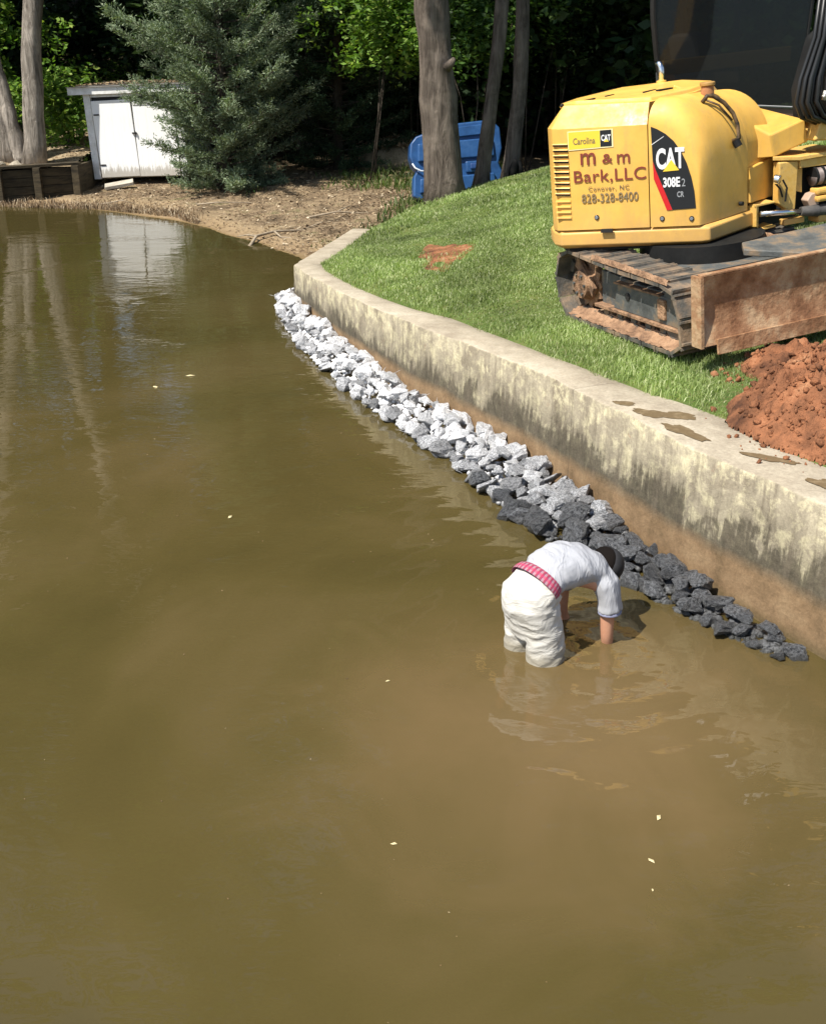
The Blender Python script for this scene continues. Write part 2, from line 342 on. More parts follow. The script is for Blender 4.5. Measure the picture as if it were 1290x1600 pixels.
for i, p in enumerate(WD):
    if i: acc += (Vector(p[:2]) - Vector(WD[i - 1][:2])).length
    nrm = offs(i); W_ = float(edge_d(p.y)) + .16 + (.15 if p.y < 7.6 else 0); ch = .010 * max(0, mnoise.noise(Vector((acc * 6, 3, 0)))) + .014 * max(0, mnoise.noise(Vector((acc * 17, 9, 0))) - .12); wob = .006 * math.sin(acc * 5) + .004 * math.sin(acc * 13)
    prof = [(-.02, -1.0), (-.015, 0), (-.01, p.z * .33), (0 + wob, p.z * .66), (0 + wob, p.z - .014 - ch), (.006 + wob + ch, p.z - .004 - ch * .3), (.016 + ch, p.z + .001), (W_ * .5, p.z + .004), (W_, p.z - .012), (W_, -1.0)]
    for (o_, z_) in prof:
        V.append((p.x + nrm.x * o_, p.y + nrm.y * o_, z_)); UV.append((acc, z_ / p.z if o_ < .05 else 1.1))
    if i:
        n_ = len(prof); b = (i - 1) * n_
        for k in range(n_ - 1): Fa.append((b + k, b + k + n_, b + k + n_ + 1, b + k + 1))
wme = npmesh('retaining_wall', V, Fa, False, UV)
wl = link('retaining_wall', wme, M['conc']); bm = bmesh.new(); bm.from_mesh(wme); bmesh.ops.recalc_face_normals(bm, faces=bm.faces)
bm.edges.ensure_lookup_table(); bnd = [e for e in bm.edges if e.is_boundary]; bmesh.ops.holes_fill(bm, edges=bnd, sides=40); bm.to_mesh(wme); bm.free()
# mud stains dried on the wall top
mudm = noisy('mud_stain', [(.35, (.20, .15, .085)), (.5, (.15, .105, .055)), (.65, (.24, .18, .105))], 9, .45, .2)
for k, (cx_, cy_, a_, b_, ro_) in enumerate([(1.50, 7.60, .085, .045, -.5), (1.64, 7.38, .15, .075, -.6), (1.82, 7.32, .15, .07, -.5), (1.78, 6.98, .20, .065, -1.05), (2.20, 6.45, .15, .06, -.62), (2.42, 5.98, .16, .08, -.9)]):
    th = np.linspace(0, 2 * PI, 49)[:-1]; rr = [1 + .55 * mnoise.noise(Vector((math.cos(t_) * 1.3, math.sin(t_) * 1.3, k * 3.1))) + .25 * mnoise.noise(Vector((math.cos(t_) * 4, math.sin(t_) * 4, k * 3.1))) for t_ in th]
    vs = [(cx_ + rr[i] * (a_ * math.cos(t_) * math.cos(ro_) - b_ * math.sin(t_) * math.sin(ro_)), cy_ + rr[i] * (a_ * math.cos(t_) * math.sin(ro_) + b_ * math.sin(t_) * math.cos(ro_)), 0) for i, t_ in enumerate(th)]
    hh_ = wdist(np.array([v_[:2] for v_ in vs]))[1]; vs = [(v_[0], v_[1], float(h_) + .0048 + .0008 * k) for v_, h_ in zip(vs, hh_)]
    MB().add(vs, [tuple(range(48))]).build('mud_stain', mudm, wl)
tag(wl, 'curved weathered concrete retaining wall between the lawn and the lake', 'wall')

# ---------------------------------------------------------------- grass blades
def blades(name, P, h, wdt, material, lean=.5, fold=True):
    """P (n,3) roots, h (n,) heights: two-segment blades"""
    n = len(P); th = rng.uniform(0, 2 * PI, n); d = np.stack([np.cos(th), np.sin(th), 0 * th], 1); ph = rng.uniform(0, 2 * PI, n)
    b = np.stack([np.cos(ph), np.sin(ph), 0 * ph], 1); L = rng.uniform(.1, 1, n)[:, None] * lean; hz = h[:, None]; up = np.array([0, 0, 1.])
    wv = d * wdt[:, None] * .5
    m1 = P + up * hz * .6 + b * hz * L * .3; t1 = P + up * hz * (1 - .3 * L) + b * hz * L
    V = np.stack([P - wv, P + wv, m1 + wv * .8, m1 - wv * .8, t1 + wv * .12, t1 - wv * .12], 1).reshape(-1, 3)
    k = np.arange(n)[:, None] * 6; Fa = np.concatenate([k + [0, 1, 2, 3], k + [3, 2, 4, 5]])
    return link(name, npmesh(name, V, Fa), material)
def _unused(y): return np.interp(y, [4, 5.5, 6.4, 7.0, 7.4, 8, 9, 10, 11.5, 12.6, 14.5, 17.7], [.6, .62, .66, .64, .6, .5, .42, .32, .27, .17, .36, .30])
MUD_EDGE = lambda x, y: (((x - 3.27) / 1.05) ** 2 + ((y - 6.95) / .95) ** 2 < .95) | ((x > 2.05) & (y < 6.95))
def lawn_pts(n, y0, y1, tmax):
    y = rng.uniform(y0, y1, n); x = wx(y) + tmax * rng.uniform(0, 1, n) ** .8; d, _ = wdist(np.stack([x, y], 1))
    k = d > edge_d(y) + .05 * fbm(x, y, 9, 2, 1) + rng.exponential(.02, n); x, y = x[k], y[k]
    # worn red patch and the red soil heap carry no grass
    bare = ((x - .36) / .32) ** 2 + ((y - 13.3) / .78) ** 2 < .8 + .7 * fbm(x, y, 7, 3, 2)
    k = ~(bare & (rng.uniform(0, 1, len(x)) < .9)) & ~MUD_EDGE(x, y + .05 * fbm(x, y, 8, 2, 4)); x, y = x[k], y[k]
    return x, y
parts_ = []
for (n_, y0, y1, tm, hh, ww) in ((130000, 4.5, 10.5, 4.0, .045, .0062), (130000, 10.5, 15.5, 6, .040, .0085), (80000, 15.5, 24, 10, .045, .014)):
    x, y = lawn_pts(n_, y0, y1, tm); z = z_lawn(x, y) - .004; tall = 1 + .5 * fbm(x, y, 2.5, 4, 6); dd, _ = wdist(np.stack([x, y], 1)); tall *= np.where((dd < .8) & (y < 8.5), 1.5, 1)
    parts_.append((np.stack([x, y, z], 1), hh * np.clip(tall, .5, 1.9) * rng.uniform(.6, 1.2, len(x)), ww * rng.uniform(.7, 1.3, len(x))))
g = blades('lawn_grass', *[np.concatenate([p[k] for p in parts_]) for k in range(3)], M['grass'], .9)
tag(g, 'bright green mown grass covering the lawn', 'grass', kind='stuff')
M['redsoil'] = noisy('red_clay', [(.3, (.07, .030, .016)), (.43, (.19, .080, .038)), (.56, (.33, .135, .062)), (.70, (.44, .23, .12))], 3.5, .95, 1, .04, 26)
x, y = rng.uniform(.15, 1.15, 260), rng.uniform(11.8, 12.9, 260)
k = ((x - .36) / .32) ** 2 + ((y - 13.3) / .78) ** 2 < .9; x, y = x[k], y[k]
mb = MB()
th = np.linspace(0, 2 * PI, 26)[:-1]; rr = 1 + .22 * np.sin(th * 3 + 1) + .14 * np.sin(th * 7)
ring = [(.36 + .30 * r_ * math.cos(a_), 13.3 + .72 * r_ * math.sin(a_)) for a_, r_ in zip(th, rr)]
vs = [(px_, py_, float(z_lawn(px_, py_)) + .004) for px_, py_ in ring] + [(.36, 13.3, float(z_lawn(.36, 13.3)) + .012)]
mb.add(vs, [(i, (i + 1) % len(ring), len(ring)) for i in range(len(ring))])
tag(mb.build('bare_patch', M['redsoil'], smooth=True), 'worn patch of bare red clay in the middle of the lawn', kind='structure')
cl = bmesh.new(); bmesh.ops.create_icosphere(cl, subdivisions=1, radius=1); cv = np.array([v.co[:] for v in cl.verts]); cf = np.array([[v.index for v in f.verts] for f in cl.faces]); cl.free()
# ---------------------------------------------------------------- riprap stones
def m_rock(name, lo, hi, rough, wet=0):
    m = mat(name, rough=rough, spec=.3 + .3 * wet); n = N(m); v = n.co('Object', (9, 9, 9)); oi = n.n('ShaderNodeObjectInfo')
    ad = n.n('ShaderNodeVectorMath', operation='ADD'); n.l(v, ad.inputs[0]); n.l(n.ramp(oi.outputs['Random'], [(0, 0.), (1, 1.)]), ad.inputs[1])
    sc_ = n.n('ShaderNodeVectorMath', operation='SCALE'); n.l(ad.outputs[0], sc_.inputs[0]); sc_.inputs['Scale'].default_value = 1.
    f = n.noise(sc_.outputs[0], .9, 8, .72, .8); sp = n.noise(sc_.outputs[0], 5, 4, .8)
    c = n.ramp(f, [(.36, lo), (.47, tuple(a * .65 + b * .35 for a, b in zip(lo, hi))), (.56, hi)])
    c = n.mix(.55, c, n.mix(1, c, n.ramp(sp, [(.40, .2), (.60, 2.1)]), 'MULTIPLY'))
    c = n.mix(1, c, n.ramp(oi.outputs['Random'], [(0, .6), (1, 1.25)]), 'MULTIPLY')
    # dark waterline
    g = n.n('ShaderNodeNewGeometry'); z = n.sep(g.outputs['Position'])[2]
    c = n.mix(n.ramp(z, [(.0, .8), (.05, 0.)]), c, (.05, .05, .045)); n.col(c); n.bump(n.math('ADD', f, n.math('MULTIPLY', sp, .5)), .9, .03); return m
M['rock_pale'] = m_rock('stone_pale', (.46, .46, .48), (.92, .92, .92), .9)
M['rock_mid'] = m_rock('stone_grey', (.15, .155, .165), (.60, .60, .61), .75, .3)
M['rock_dark'] = m_rock('stone_wet_dark', (.005, .006, .008), (.20, .205, .215), .32, 1)
def rock_mesh(seed, name='stone'):
    r_ = random.Random(seed); bm = bmesh.new(); n = r_.randint(10, 15)
    for _ in range(n):
        v = Vector((r_.gauss(0, 1), r_.gauss(0, 1), r_.gauss(0, 1))).normalized(); v = Vector((v.x * r_.uniform(.85, 1.1), v.y * r_.uniform(.7, .95), v.z * r_.uniform(.6, .85)))
        bm.verts.new(v)
    res = bmesh.ops.convex_hull(bm, input=bm.verts)
    bmesh.ops.delete(bm, geom=[g for g in res['geom_interior'] if isinstance(g, bmesh.types.BMVert)], context='VERTS')
    bmesh.ops.bevel(bm, geom=bm.edges[:] , offset=.045, segments=1, affect='EDGES')
    bmesh.ops.triangulate(bm, faces=bm.faces); bmesh.ops.subdivide_edges(bm, edges=bm.edges, cuts=2, use_grid_fill=True)
    for v in bm.verts:
        q = v.co * 2.1 + Vector((seed * 3.1, 0, 0)); v.co += v.co.normalized() * (mnoise.fractal(q, 1, 2, 4) * .12 + mnoise.noise(q * 4) * .05)
    me = bpy.data.meshes.new(name); bm.to_mesh(me); bm.free()
    for p in me.polygons: p.use_smooth = False
    return me
rock_meshes = {k: [rock_mesh(s + 100 * ki) for s in range(9)] for ki, k in enumerate(('rock_pale', 'rock_mid', 'rock_dark'))}
for k, L in rock_meshes.items():
    for me in L: me.materials.append(M[k])
OUT = [(-1.86, 14.75), (-1.80, 14.2), (-1.66, 13.5), (-1.23, 11.99), (-.59, 10.37), (-.14, 9.44), (.27, 8.64), (.58, 7.75), (.80, 7.24), (1.12, 6.87), (1.42, 6.33), (1.58, 6.08), (1.77, 5.86), (1.95, 5.64), (2.05, 5.55), (2.22, 5.40)]
OUT = np.array(OUT)[::-1]; OUT[:, 0] += .055
INN = np.array([(p.x, p.y) for p in WD]); 
inner_x = lambda y: np.interp(y, INN[:, 1], INN[:, 0]) - .04 - (.07 if y < 6.4 else .03 if y < 8 else 0)
if True:
    placed = []
    y = 5.60; row = 0
    size_at = lambda y: np.interp(y, [5.4, 6, 7, 8, 10, 12, 15], [.085, .090, .094, .097, .095, .093, .095])
    zones = [(6.75, 'wet charcoal stone right of the bent man'),
             (7.6, 'grey black stone behind the bent man'),
             (8.9, 'stone where the rubble turns pale'),
             (10.6, 'pale stone halfway along the rubble'),
             (12.6, 'chalky stone in the far rubble'),
             (99, 'small chalky stone below the wall corner')]
    spots = ['lapped by water', 'mid bank', 'against the wall']
    ones = ['', 'first', 'second', 'third', 'fourth', 'fifth', 'sixth', 'seventh', 'eighth', 'ninth', 'tenth', 'eleventh', 'twelfth', 'thirteenth', 'fourteenth', 'fifteenth', 'sixteenth', 'seventeenth', 'eighteenth', 'nineteenth']
    ordinal = lambda q: ones[q] if q < 20 else ({2: 'twentieth', 3: 'thirtieth', 4: 'fortieth'}[q // 10] if q % 10 == 0 else {2: 'twenty-', 3: 'thirty-', 4: 'forty-'}[q // 10] + ones[q % 10])
    cnt = {}
    while y < 14.75:
        s = size_at(y); xi = inner_x(y); xo = np.interp(y, OUT[:, 1], OUT[:, 0])
        # work across the band, perpendicular-ish to the wall
        wdt = max(.08, (xi - xo)); nn = max(2 if 5.5 < y < 9 else 1, int(round(wdt * .92 / (s * 1.45))))
        for q in range(nn):
            fx = (q + .5 + random.uniform(-.22, .22)) / nn; x_ = xo + wdt * fx; y_ = y + random.uniform(-.25, .25) * s * 2
            hgt = np.interp(y, [5.5, 5.7, 6.2, 7, 8, 15], [.03, .065, .085, .12, .15, .16]) * (.25 + 1.0 * math.sin(min(1, fx * 1.25) * PI / 2)) - .015
            placed.append((x_, y_, hgt + random.uniform(-.02, .02), s * random.uniform(.55, 1.42), fx, q, nn))
        y += s * (1.15 if y < 7.5 else 1.25); row += 1
    # a second course over the widest part
    for _ in range(24):
        y = random.uniform(7.2, 14.3); xi = inner_x(y); xo = np.interp(y, OUT[:, 1], OUT[:, 0]); fx = random.uniform(.35, .9)
        placed.append((xo + (xi - xo) * fx, y, .17 + random.uniform(-.01, .03), size_at(y) * random.uniform(.55, .95), fx, 0, 3))
    placed = placed[:296]
    near_words = ['outermost', 'second', 'third', 'fourth', 'fifth', 'sixth', 'seventh', 'eighth', 'ninth', 'tenth']
    placed.sort(key=lambda t: t[1])
    for i, (x_, y_, z_, s_, fx, q, nn) in enumerate(placed):
        dk = y_ + random.uniform(-.5, .5) + (-.5 if fx < .25 else .2)
        kind = 'rock_dark' if dk < 7.4 else 'rock_mid' if dk < 8.5 or (fx < .22 and random.random() < .55) else 'rock_pale'
        me = random.choice(rock_meshes[kind]); o = link('stone', me)
        o.location = (x_, y_, z_); o.scale = (s_ * random.uniform(.95, 1.25), s_ * random.uniform(.85, 1.1), s_ * random.uniform(.7, 1.05)); o.rotation_euler = (random.uniform(-.5, .5), random.uniform(-.5, .5), random.uniform(0, 6.28))
        if i < 10: lab = f'dark wet stone, {near_words[i]} from the near end of the rubble line'
        else:
            zl = next(l for lim, l in zones if y_ < lim); sp = 0 if fx < .34 else 1 if fx < .67 else 2
            cnt[(zl, sp)] = cnt.get((zl, sp), 0) + 1; lab = f'{zl}, {spots[sp]}, {ordinal(cnt[(zl, sp)])} from its near end'
        tag(o, lab, 'stone', 'riprap stones along the foot of the concrete wall')
# rubble fines packed between the stones
for knd, lo_y, hi_y, lab in (('rock_dark', 5.6, 7.3, 'dark wet gravel packed between the near stones'), ('rock_mid', 7.3, 9.3, 'grey gravel packed between the stones behind the bent man'), ('rock_pale', 9.3, 14.7, 'pale gravel packed between the far stones')):
    Vs, Fs, b = [], [], 0
    for _ in range(1050 if knd == 'rock_pale' else 480):
        y = random.uniform(lo_y, hi_y); xi = inner_x(y); xo = float(np.interp(y, OUT[:, 1], OUT[:, 0])); fx = random.uniform(.08, 1); s_ = random.uniform(.014, .045)
        z_ = float(np.interp(y, [5.5, 6.2, 7, 8, 15], [.01, .04, .07, .09, .10])) * (.2 + fx) - .01; q_ = np.array(Matrix.Rotation(random.uniform(0, 6), 3, 'Z') @ Matrix.Rotation(random.uniform(0, 6), 3, 'X'))
        Vs.append((cv * rng.uniform(.6, 1.25, (len(cv), 1)) * [1, .75, .6]) @ q_ * s_ + [xo + (xi - xo) * fx, y, z_]); Fs.append(cf + b); b += len(cv)
    tag(link('rubble_fines', npmesh('rubble_fines', np.concatenate(Vs), np.concatenate(Fs)), M[knd]), lab, 'gravel', kind='stuff')
# a few stones just under the surface past the near end of the line
for k, (x_, y_) in enumerate([(2.22, 5.52), (2.10, 5.50), (1.62, 5.86)]):
    o = link('stone', rock_meshes['rock_mid'][k]); o.location = (x_, y_, -.082); o.scale = (.10, .09, .07); o.rotation_euler = (.2, .1, k)
    tag(o, 'blurred grey stone just under the water off the near end of the rubble', 'stone', 'stones under the water')

# ---------------------------------------------------------------- red soil heap
def h_heap(x, y):
    d = np.hypot((x - 3.30) / 1.12, (y - 7.0) / 1.0) + .09 * fbm(x, y, 4, 3, 19); e = np.hypot((x - 2.78) / .42, (y - 7.95) / .36) + .12 * fbm(x, y, 6, 3, 29)
    b = np.clip(1 - d, 0, 1); b2 = np.clip(1 - e, 0, 1); rough = .085 * np.abs(fbm(x, y, 12, 4, 12)) + .04 * fbm(x, y, 31, 2, 14) + .022 * fbm(x, y, 75, 2, 15)
    h = np.maximum(.46 * b ** .75 * (1 + .25 * fbm(x, y, 5, 3, 11)), .13 * b2 ** .7); return np.where(h > .004, h + rough * np.clip(h / .12, .15, 1), -.05)
def base_z(x, y):
    x = np.asarray(x, float); y = np.asarray(y, float); hw = wdist(np.stack([x.ravel(), y.ravel()], 1))[1].reshape(x.shape); return np.maximum(z_lawn(x, y), hw + .003)
def z_heap(x, y): return base_z(x, y) + h_heap(x, y)
def heap_keep(c): return h_heap(c[:, 0], c[:, 1]) > 0
xs = np.arange(1.9, 4.6, .022); ys = np.arange(5.7, 8.4, .022)
hp = grid('soil_heap', xs, ys, z_heap, M['redsoil'], heap_keep); tag(hp, 'heap of freshly dug red clay at the edge of the lawn and wall top', 'soil heap')
mb = MB()
nC = 2600; a_ = rng.uniform(0, 2 * PI, nC); r_ = rng.uniform(.3, 1.02, nC) ** .7 * np.where(rng.uniform(0, 1, nC) < .85, 1, rng.uniform(1.02, 1.25, nC)); sm = rng.uniform(0, 1, nC) < .15
cx_ = np.where(sm, 2.78 + .5 * r_ * np.cos(a_), 3.30 + 1.12 * r_ * np.cos(a_)); cy_ = np.where(sm, 7.95 + .45 * r_ * np.sin(a_), 7.0 + 1.0 * r_ * np.sin(a_)); s_ = rng.choice([.006, .006, .008, .010, .014, .02, .03], nC) * rng.uniform(.6, 1.4, nC)
bz_ = base_z(cx_, cy_); zc_ = np.maximum(bz_ + h_heap(cx_, cy_), bz_); Vs = [cv * s_[q] * rng.uniform(.45, 1.35, (len(cv), 1)) * rng.uniform(.6, 1.1, 3) + [cx_[q], cy_[q], zc_[q] + s_[q] * .3] for q in range(nC)]; Fs = [cf + q * len(cv) for q in range(nC)]
tag(link('soil_clods', npmesh('soil_clods', np.concatenate(Vs), np.concatenate(Fs), False), M['redsoil']), 'crumbled clods of red clay strewn over the heap and wall top', 'soil clods', kind='stuff')
# bits of dry root and grass on the heap: part of the clod litter
# ---------------------------------------------------------------- shed
def shed():
    t = empty('shed', (-7.07, 25.9, .28), 'small leaning white painted shed with double doors and flat shingled roof', 'shed', rot=(0, R(-2.2), R(-4)))
    wp = mat('white_paint', rough=.75); n = N(wp); v = n.co('Object')
    pz = n.sep(v)[2]; peel = n.ramp(n.math('ADD', n.math('MULTIPLY', n.noise(n.co('Object', (3, 1, .35)), 7, 8, .8), 1.0), n.math('MULTIPLY', pz, -1.15)), [(.20, 0.), (.30, 1.)])
    c = n.mix(n.math('MULTIPLY', peel, .75), (.86, .86, .84), (.33, .29, .23)); c = n.mix(n.ramp(n.noise(n.co('Object', (1, 1, .2)), 14, 6), [(.55, 0.), (.75, .25)]), c, (.62, .60, .55)); n.col(c)
    grv = n.math('FRACT', n.math('MULTIPLY', n.sep(v)[0], 5.2)); n.bump(n.ramp(grv, [(0, 0.), (.04, 1.), (.96, 1.), (1, 0.)]), .3, .008)
    trim = noisy('trim_paint', [(.35, (.62, .61, .57)), (.6, (.82, .82, .8))], 6, .7, .2); M['white'] = trim
    dark = mat('shed_dark', (.02, .02, .02), .9)
    W_, H_ = 2.14, 1.88
    for nm, c_, d_ in (('wall', (W_ / 2, 1.2, H_ / 2), (W_ - .1, 2.3, H_ - .02)),): MB().box(c_, d_).build(nm, wp, t)
    MB().box((.075, -.03, H_ / 2 - .01), (.15, .09, H_ - .03)).build('corner_post', trim, t, bevel=.006)
    MB().box((W_ - .075, -.03, H_ / 2 - .01), (.15, .09, H_ - .03)).build('corner_post', trim, t, bevel=.006)
    MB().box((W_ / 2, -.035, H_ - .09), (W_ - .31, .06, .16)).build('door_header', trim, t, bevel=.005)
    MB().box((W_ / 2, .02, H_ / 2), (W_ - .32, .03, H_ - .1)).build('doorway', dark, t)
    d1 = MB().box((.595, -.035, .84), (.865, .045, 1.60), Matrix.Rotation(R(-1.0), 3, 'Y')).build('door', wp, t, bevel=.004)
    d2 = MB().box((1.50, -.03, .82), (.90, .045, 1.57), Matrix.Rotation(R(.3), 3, 'Y')).build('door', wp, t, bevel=.004)
    MB().box((1.035, -.075, .95), (.10, .03, .03)).box((1.06, -.09, .95), (.02, .03, .07)).build('latch', dark, d1)
    for z_ in (.3, 1.35): MB().box((.24, -.065, z_), (.12, .01, .03)).build('hinge', dark, d1)
    MB().box((1.50, -.06, 1.56), (.86, .018, .06)).build('batten', trim, d2)
    rf = MB().box((W_ / 2 - .02, 1.23, H_ + .02), (W_ + .52, 2.66, .06)).build('roof', noisy('shingle', [(.3, (.05, .045, .04)), (.6, (.14, .12, .10))], 9, .95, .8, .02), t)
    MB().box((W_ / 2 - .02, -.135, H_ - .03), (W_ + .56, .035, .155)).build('fascia', trim, rf, bevel=.004)
    MB().box((W_ / 2 - .02, -.16, H_ + .052), (W_ + .58, .07, .012)).build('roof_edge', mat('drip_edge', (.3, .29, .27), .6), rf)
    for sx in (-.30, W_ + .26): MB().box((sx, 1.23, H_ - .02), (.03, 2.6, .13)).build('fascia', trim, rf)
    # leaf litter on the roof
    Vs = []
    for _ in range(900):
        x_, y_ = random.uniform(-.25, W_ + .2), random.uniform(-.1, 2.4); s_ = random.uniform(.02, .05); q = Matrix.Rotation(random.uniform(0, 6.3), 3, 'Z') @ Matrix.Rotation(random.uniform(-.7, .7), 3, 'X')
        for a_, b_ in ((-1, 0), (0, -.5), (1, 0), (0, .5)): Vs.append(tuple(Vector((x_, y_, H_ + .07 + random.uniform(0, .02))) + q @ Vector((a_ * s_, b_ * s_, 0))))
    link('roof_litter', npmesh('roof_litter', Vs, np.arange(len(Vs)).reshape(-1, 4)), M['litter'], rf)
shed()
sl = MB().box((0, 0, 0), (.62, .22, .07), bev=.006).build('concrete_slab', noisy('slab', [(.3, (.30, .27, .22)), (.6, (.46, .42, .35))], 6, .9, .4)); sl.location = (-6.42, 25.35, float(z_shore(-6.42, 25.35)) + .10); sl.rotation_euler = (R(14), R(-9), R(10))
tag(sl, 'tilted grey slab lying on the dirt in front of the shed doors', 'slab')

# ---------------------------------------------------------------- timber wall, terrace, garden rocks
tw = empty('timber_wall', (-8.4, 24.1, 0), 'low dark timber retaining wall beside the lake left of the shed', 'wall')
wood = noisy('old_timber', [(.3, (.022, .018, .012)), (.6, (.08, .062, .036))], 3, .95, .7, .02, 14, stretch=(1, 1, 5))
def seg(a, b, z0, z1, th=.09):
    a, b = Vector(a), Vector(b); d = (b - a); L = d.length; an = math.atan2(d.y, d.x); return ((a + b) / 2, L, an, z0, z1, th)
tA, tB, tC = Vector((-11.5, 23.6)), Vector((-8.55, 24.0)), Vector((-7.15, 24.9))
for a, b in ((tA, tB), (tB, tC)):
    d = b - a; an = math.atan2(d.y, d.x)
    for k in range(4):
        mid = (a + b) / 2 - Vector((-8.4, 24.1)); MB().box((mid.x, mid.y, -.02 + .17 * k + .09), (d.length - .01, .10, .163), Matrix.Rotation(an, 3, 'Z'), bev=.008).build('board', wood, tw)
for p in (tB, tC + Vector((-.04, -.03)), tB.lerp(tC, .48), tA.lerp(tB, .3), tA.lerp(tB, .66)):
    q = p - Vector((-8.4, 24.1)); MB().box((q.x + .02, q.y - .11, .33), (.15, .12, .74), bev=.008).build('post', wood, tw)
d = (tC - tA); MB().box((tB.x + 8.4 - 1.48, tB.y - 24.1 - .16, .725), (2.98, .24, .05), Matrix.Rotation(math.atan2(.4, 2.95), 3, 'Z')).build('cap_board', wood, tw)
MB().box(((tB.x + tC.x) / 2 + 8.4, (tB.y + tC.y) / 2 - 24.1 + .0, .728), (1.74, .24, .05), Matrix.Rotation(math.atan2(.9, 1.4), 3, 'Z')).build('cap_board', wood, tw)
MB().box((1.25 - .0, 1.6, .33), (.09, 1.6, .70), Matrix.Rotation(R(-4), 3, 'Z')).build('return_wall', wood, tw)
M['terr'] = noisy('terrace_soil', [(.3, (.13, .10, .06)), (.48, (.30, .23, .14)), (.6, (.40, .31, .2)), (.75, (.13, .15, .05))], 1.8, .95, .8, .05, 18)
xs = np.arange(-16, -7.2, .14); ys = np.arange(23.6, 32, .14)
def z_terr(x, y): return .66 + .035 * fbm(x, y, 2, 3, 21) + .09 * np.clip(y - 25, 0, 9) + .05 * np.clip(-8 - x, 0, 4)
tag(grid('terrace', xs, ys, z_terr, M['terr'], lambda c: (c[:, 1] > np.interp(c[:, 0], [-11.5, -8.55, -7.15], [23.7, 24.1, 25.0]))), 'raised soil terrace strewn with dry leaves behind the timber wall', kind='structure')
grk = noisy('garden_stone', [(.3, (.25, .21, .15)), (.6, (.50, .44, .34))], 5, .9, .8, .03)
for k, (x_, y_, s_, lb) in enumerate([(-8.95, 24.45, .16, 'pale angular stone left of the tree clump base, nearest the timber wall'), (-8.68, 24.42, .20, 'largest pale stone lying by the foot of the left tree clump'), (-8.35, 24.6, .17, 'tan flat stone in front of the left tree clump'), (-9.1, 25.2, .14, 'small buff stone behind the others left of the tree clump'), (-9.05, 26.2, .22, 'buff stone uphill at the left edge behind the tree clump')]):
    me = rock_mesh(500 + k); me.materials.append(grk); o = link('garden_stone', me); o.location = (x_, y_, float(z_terr(x_, y_)) + s_ * .25); o.scale = (s_ * 1.2, s_, s_ * .75); o.rotation_euler = (0, 0, k * 1.3); tag(o, lb, 'stone', 'loose stones on the terrace')

# ---------------------------------------------------------------- foliage helpers
def leaves(C, n_per, spread, size, flat=.5, aspect=.55, droop=0., r_=rng):
    """leaf quads scattered round the clump centres C (n,4: x,y,z,scale)"""
    C = np.asarray(C); n = len(C) * n_per; c = np.repeat(C, n_per, 0); P = r_.normal(0, 1, (n, 3)); P /= np.linalg.norm(P, axis=1)[:, None]; P *= r_.uniform(.15, 1, (n, 1)) ** .6
    P = c[:, :3] + P * spread * c[:, 3:4] * [1, 1, flat]
    A = r_.normal(0, 1, (n, 3)); A[:, 2] = A[:, 2] * .45 - droop; A /= np.linalg.norm(A, axis=1)[:, None]
    B = np.cross(A, r_.normal(0, 1, (n, 3)) * .6 + [0, 0, 1]); B /= np.linalg.norm(B, axis=1)[:, None]; s = size * r_.uniform(.6, 1.35, (n, 1))
    return np.stack([P - A * s, P - B * s * aspect, P + A * s, P + B * s * aspect], 1).reshape(-1, 3)
def leafmesh(name, V): return npmesh(name, V, np.arange(len(V)).reshape(-1, 4))
def crown_clumps(n, rx, ry, rz, zc, hollow=.45, r_=rng, s=(.6, 1.3)):
    P = r_.normal(0, 1, (n, 3)); P /= np.linalg.norm(P, axis=1)[:, None]; rad = r_.uniform(hollow, 1, (n, 1)); lump = 1 + .22 * np.sin(P[:, :1] * 5 + 1) * np.cos(P[:, 1:2] * 4) + .12 * np.sin(P[:, 2:] * 9)
    P = P * rad * lump * [rx, ry, rz] + [0, 0, zc]; return np.concatenate([P, r_.uniform(*s, (n, 1))], 1)
def wob_trunk(base, top, r0, r1, n=16, wob=.05, flare=1.35, sides=18, seed=0):
    a, b = Vector(base), Vector(top); rr = random.Random(seed); L = (b - a).length; pts, rad = [], []
    for i in range(n + 1):
        t = i / n; q = a.lerp(b, t) + Vector((mnoise.noise(Vector((t * 3, seed, 0))), mnoise.noise(Vector((t * 3, seed, 9))), 0)) * wob * min(1, t * 4)
        h = t * L; pts.append(q); rad.append((r0 + (r1 - r0) * t) * (1 + (flare - 1) * math.exp(-h / .35)))
    mb = MB().tube(pts, rad, sides)
    mb.v = [tuple(Vector(v) * 1.0 + Vector((mnoise.noise(Vector(v) * 3) , mnoise.noise(Vector(v) * 3 + Vector((7, 0, 0))), 0)) * r0 * .22) for v in mb.v]
    return mb
def gnd(x, y):
    d, _ = wdist(np.array([[x, y]])); return float(z_lawn(x, y)) if d[0] > .3 and y < 24 else float(z_shore(x, y))
# ---------------------------------------------------------------- trees
def tree_root(x, y, z, label, cat='tree', group=None, name='tree'): return empty(name, (x, y, z), label, cat, group)
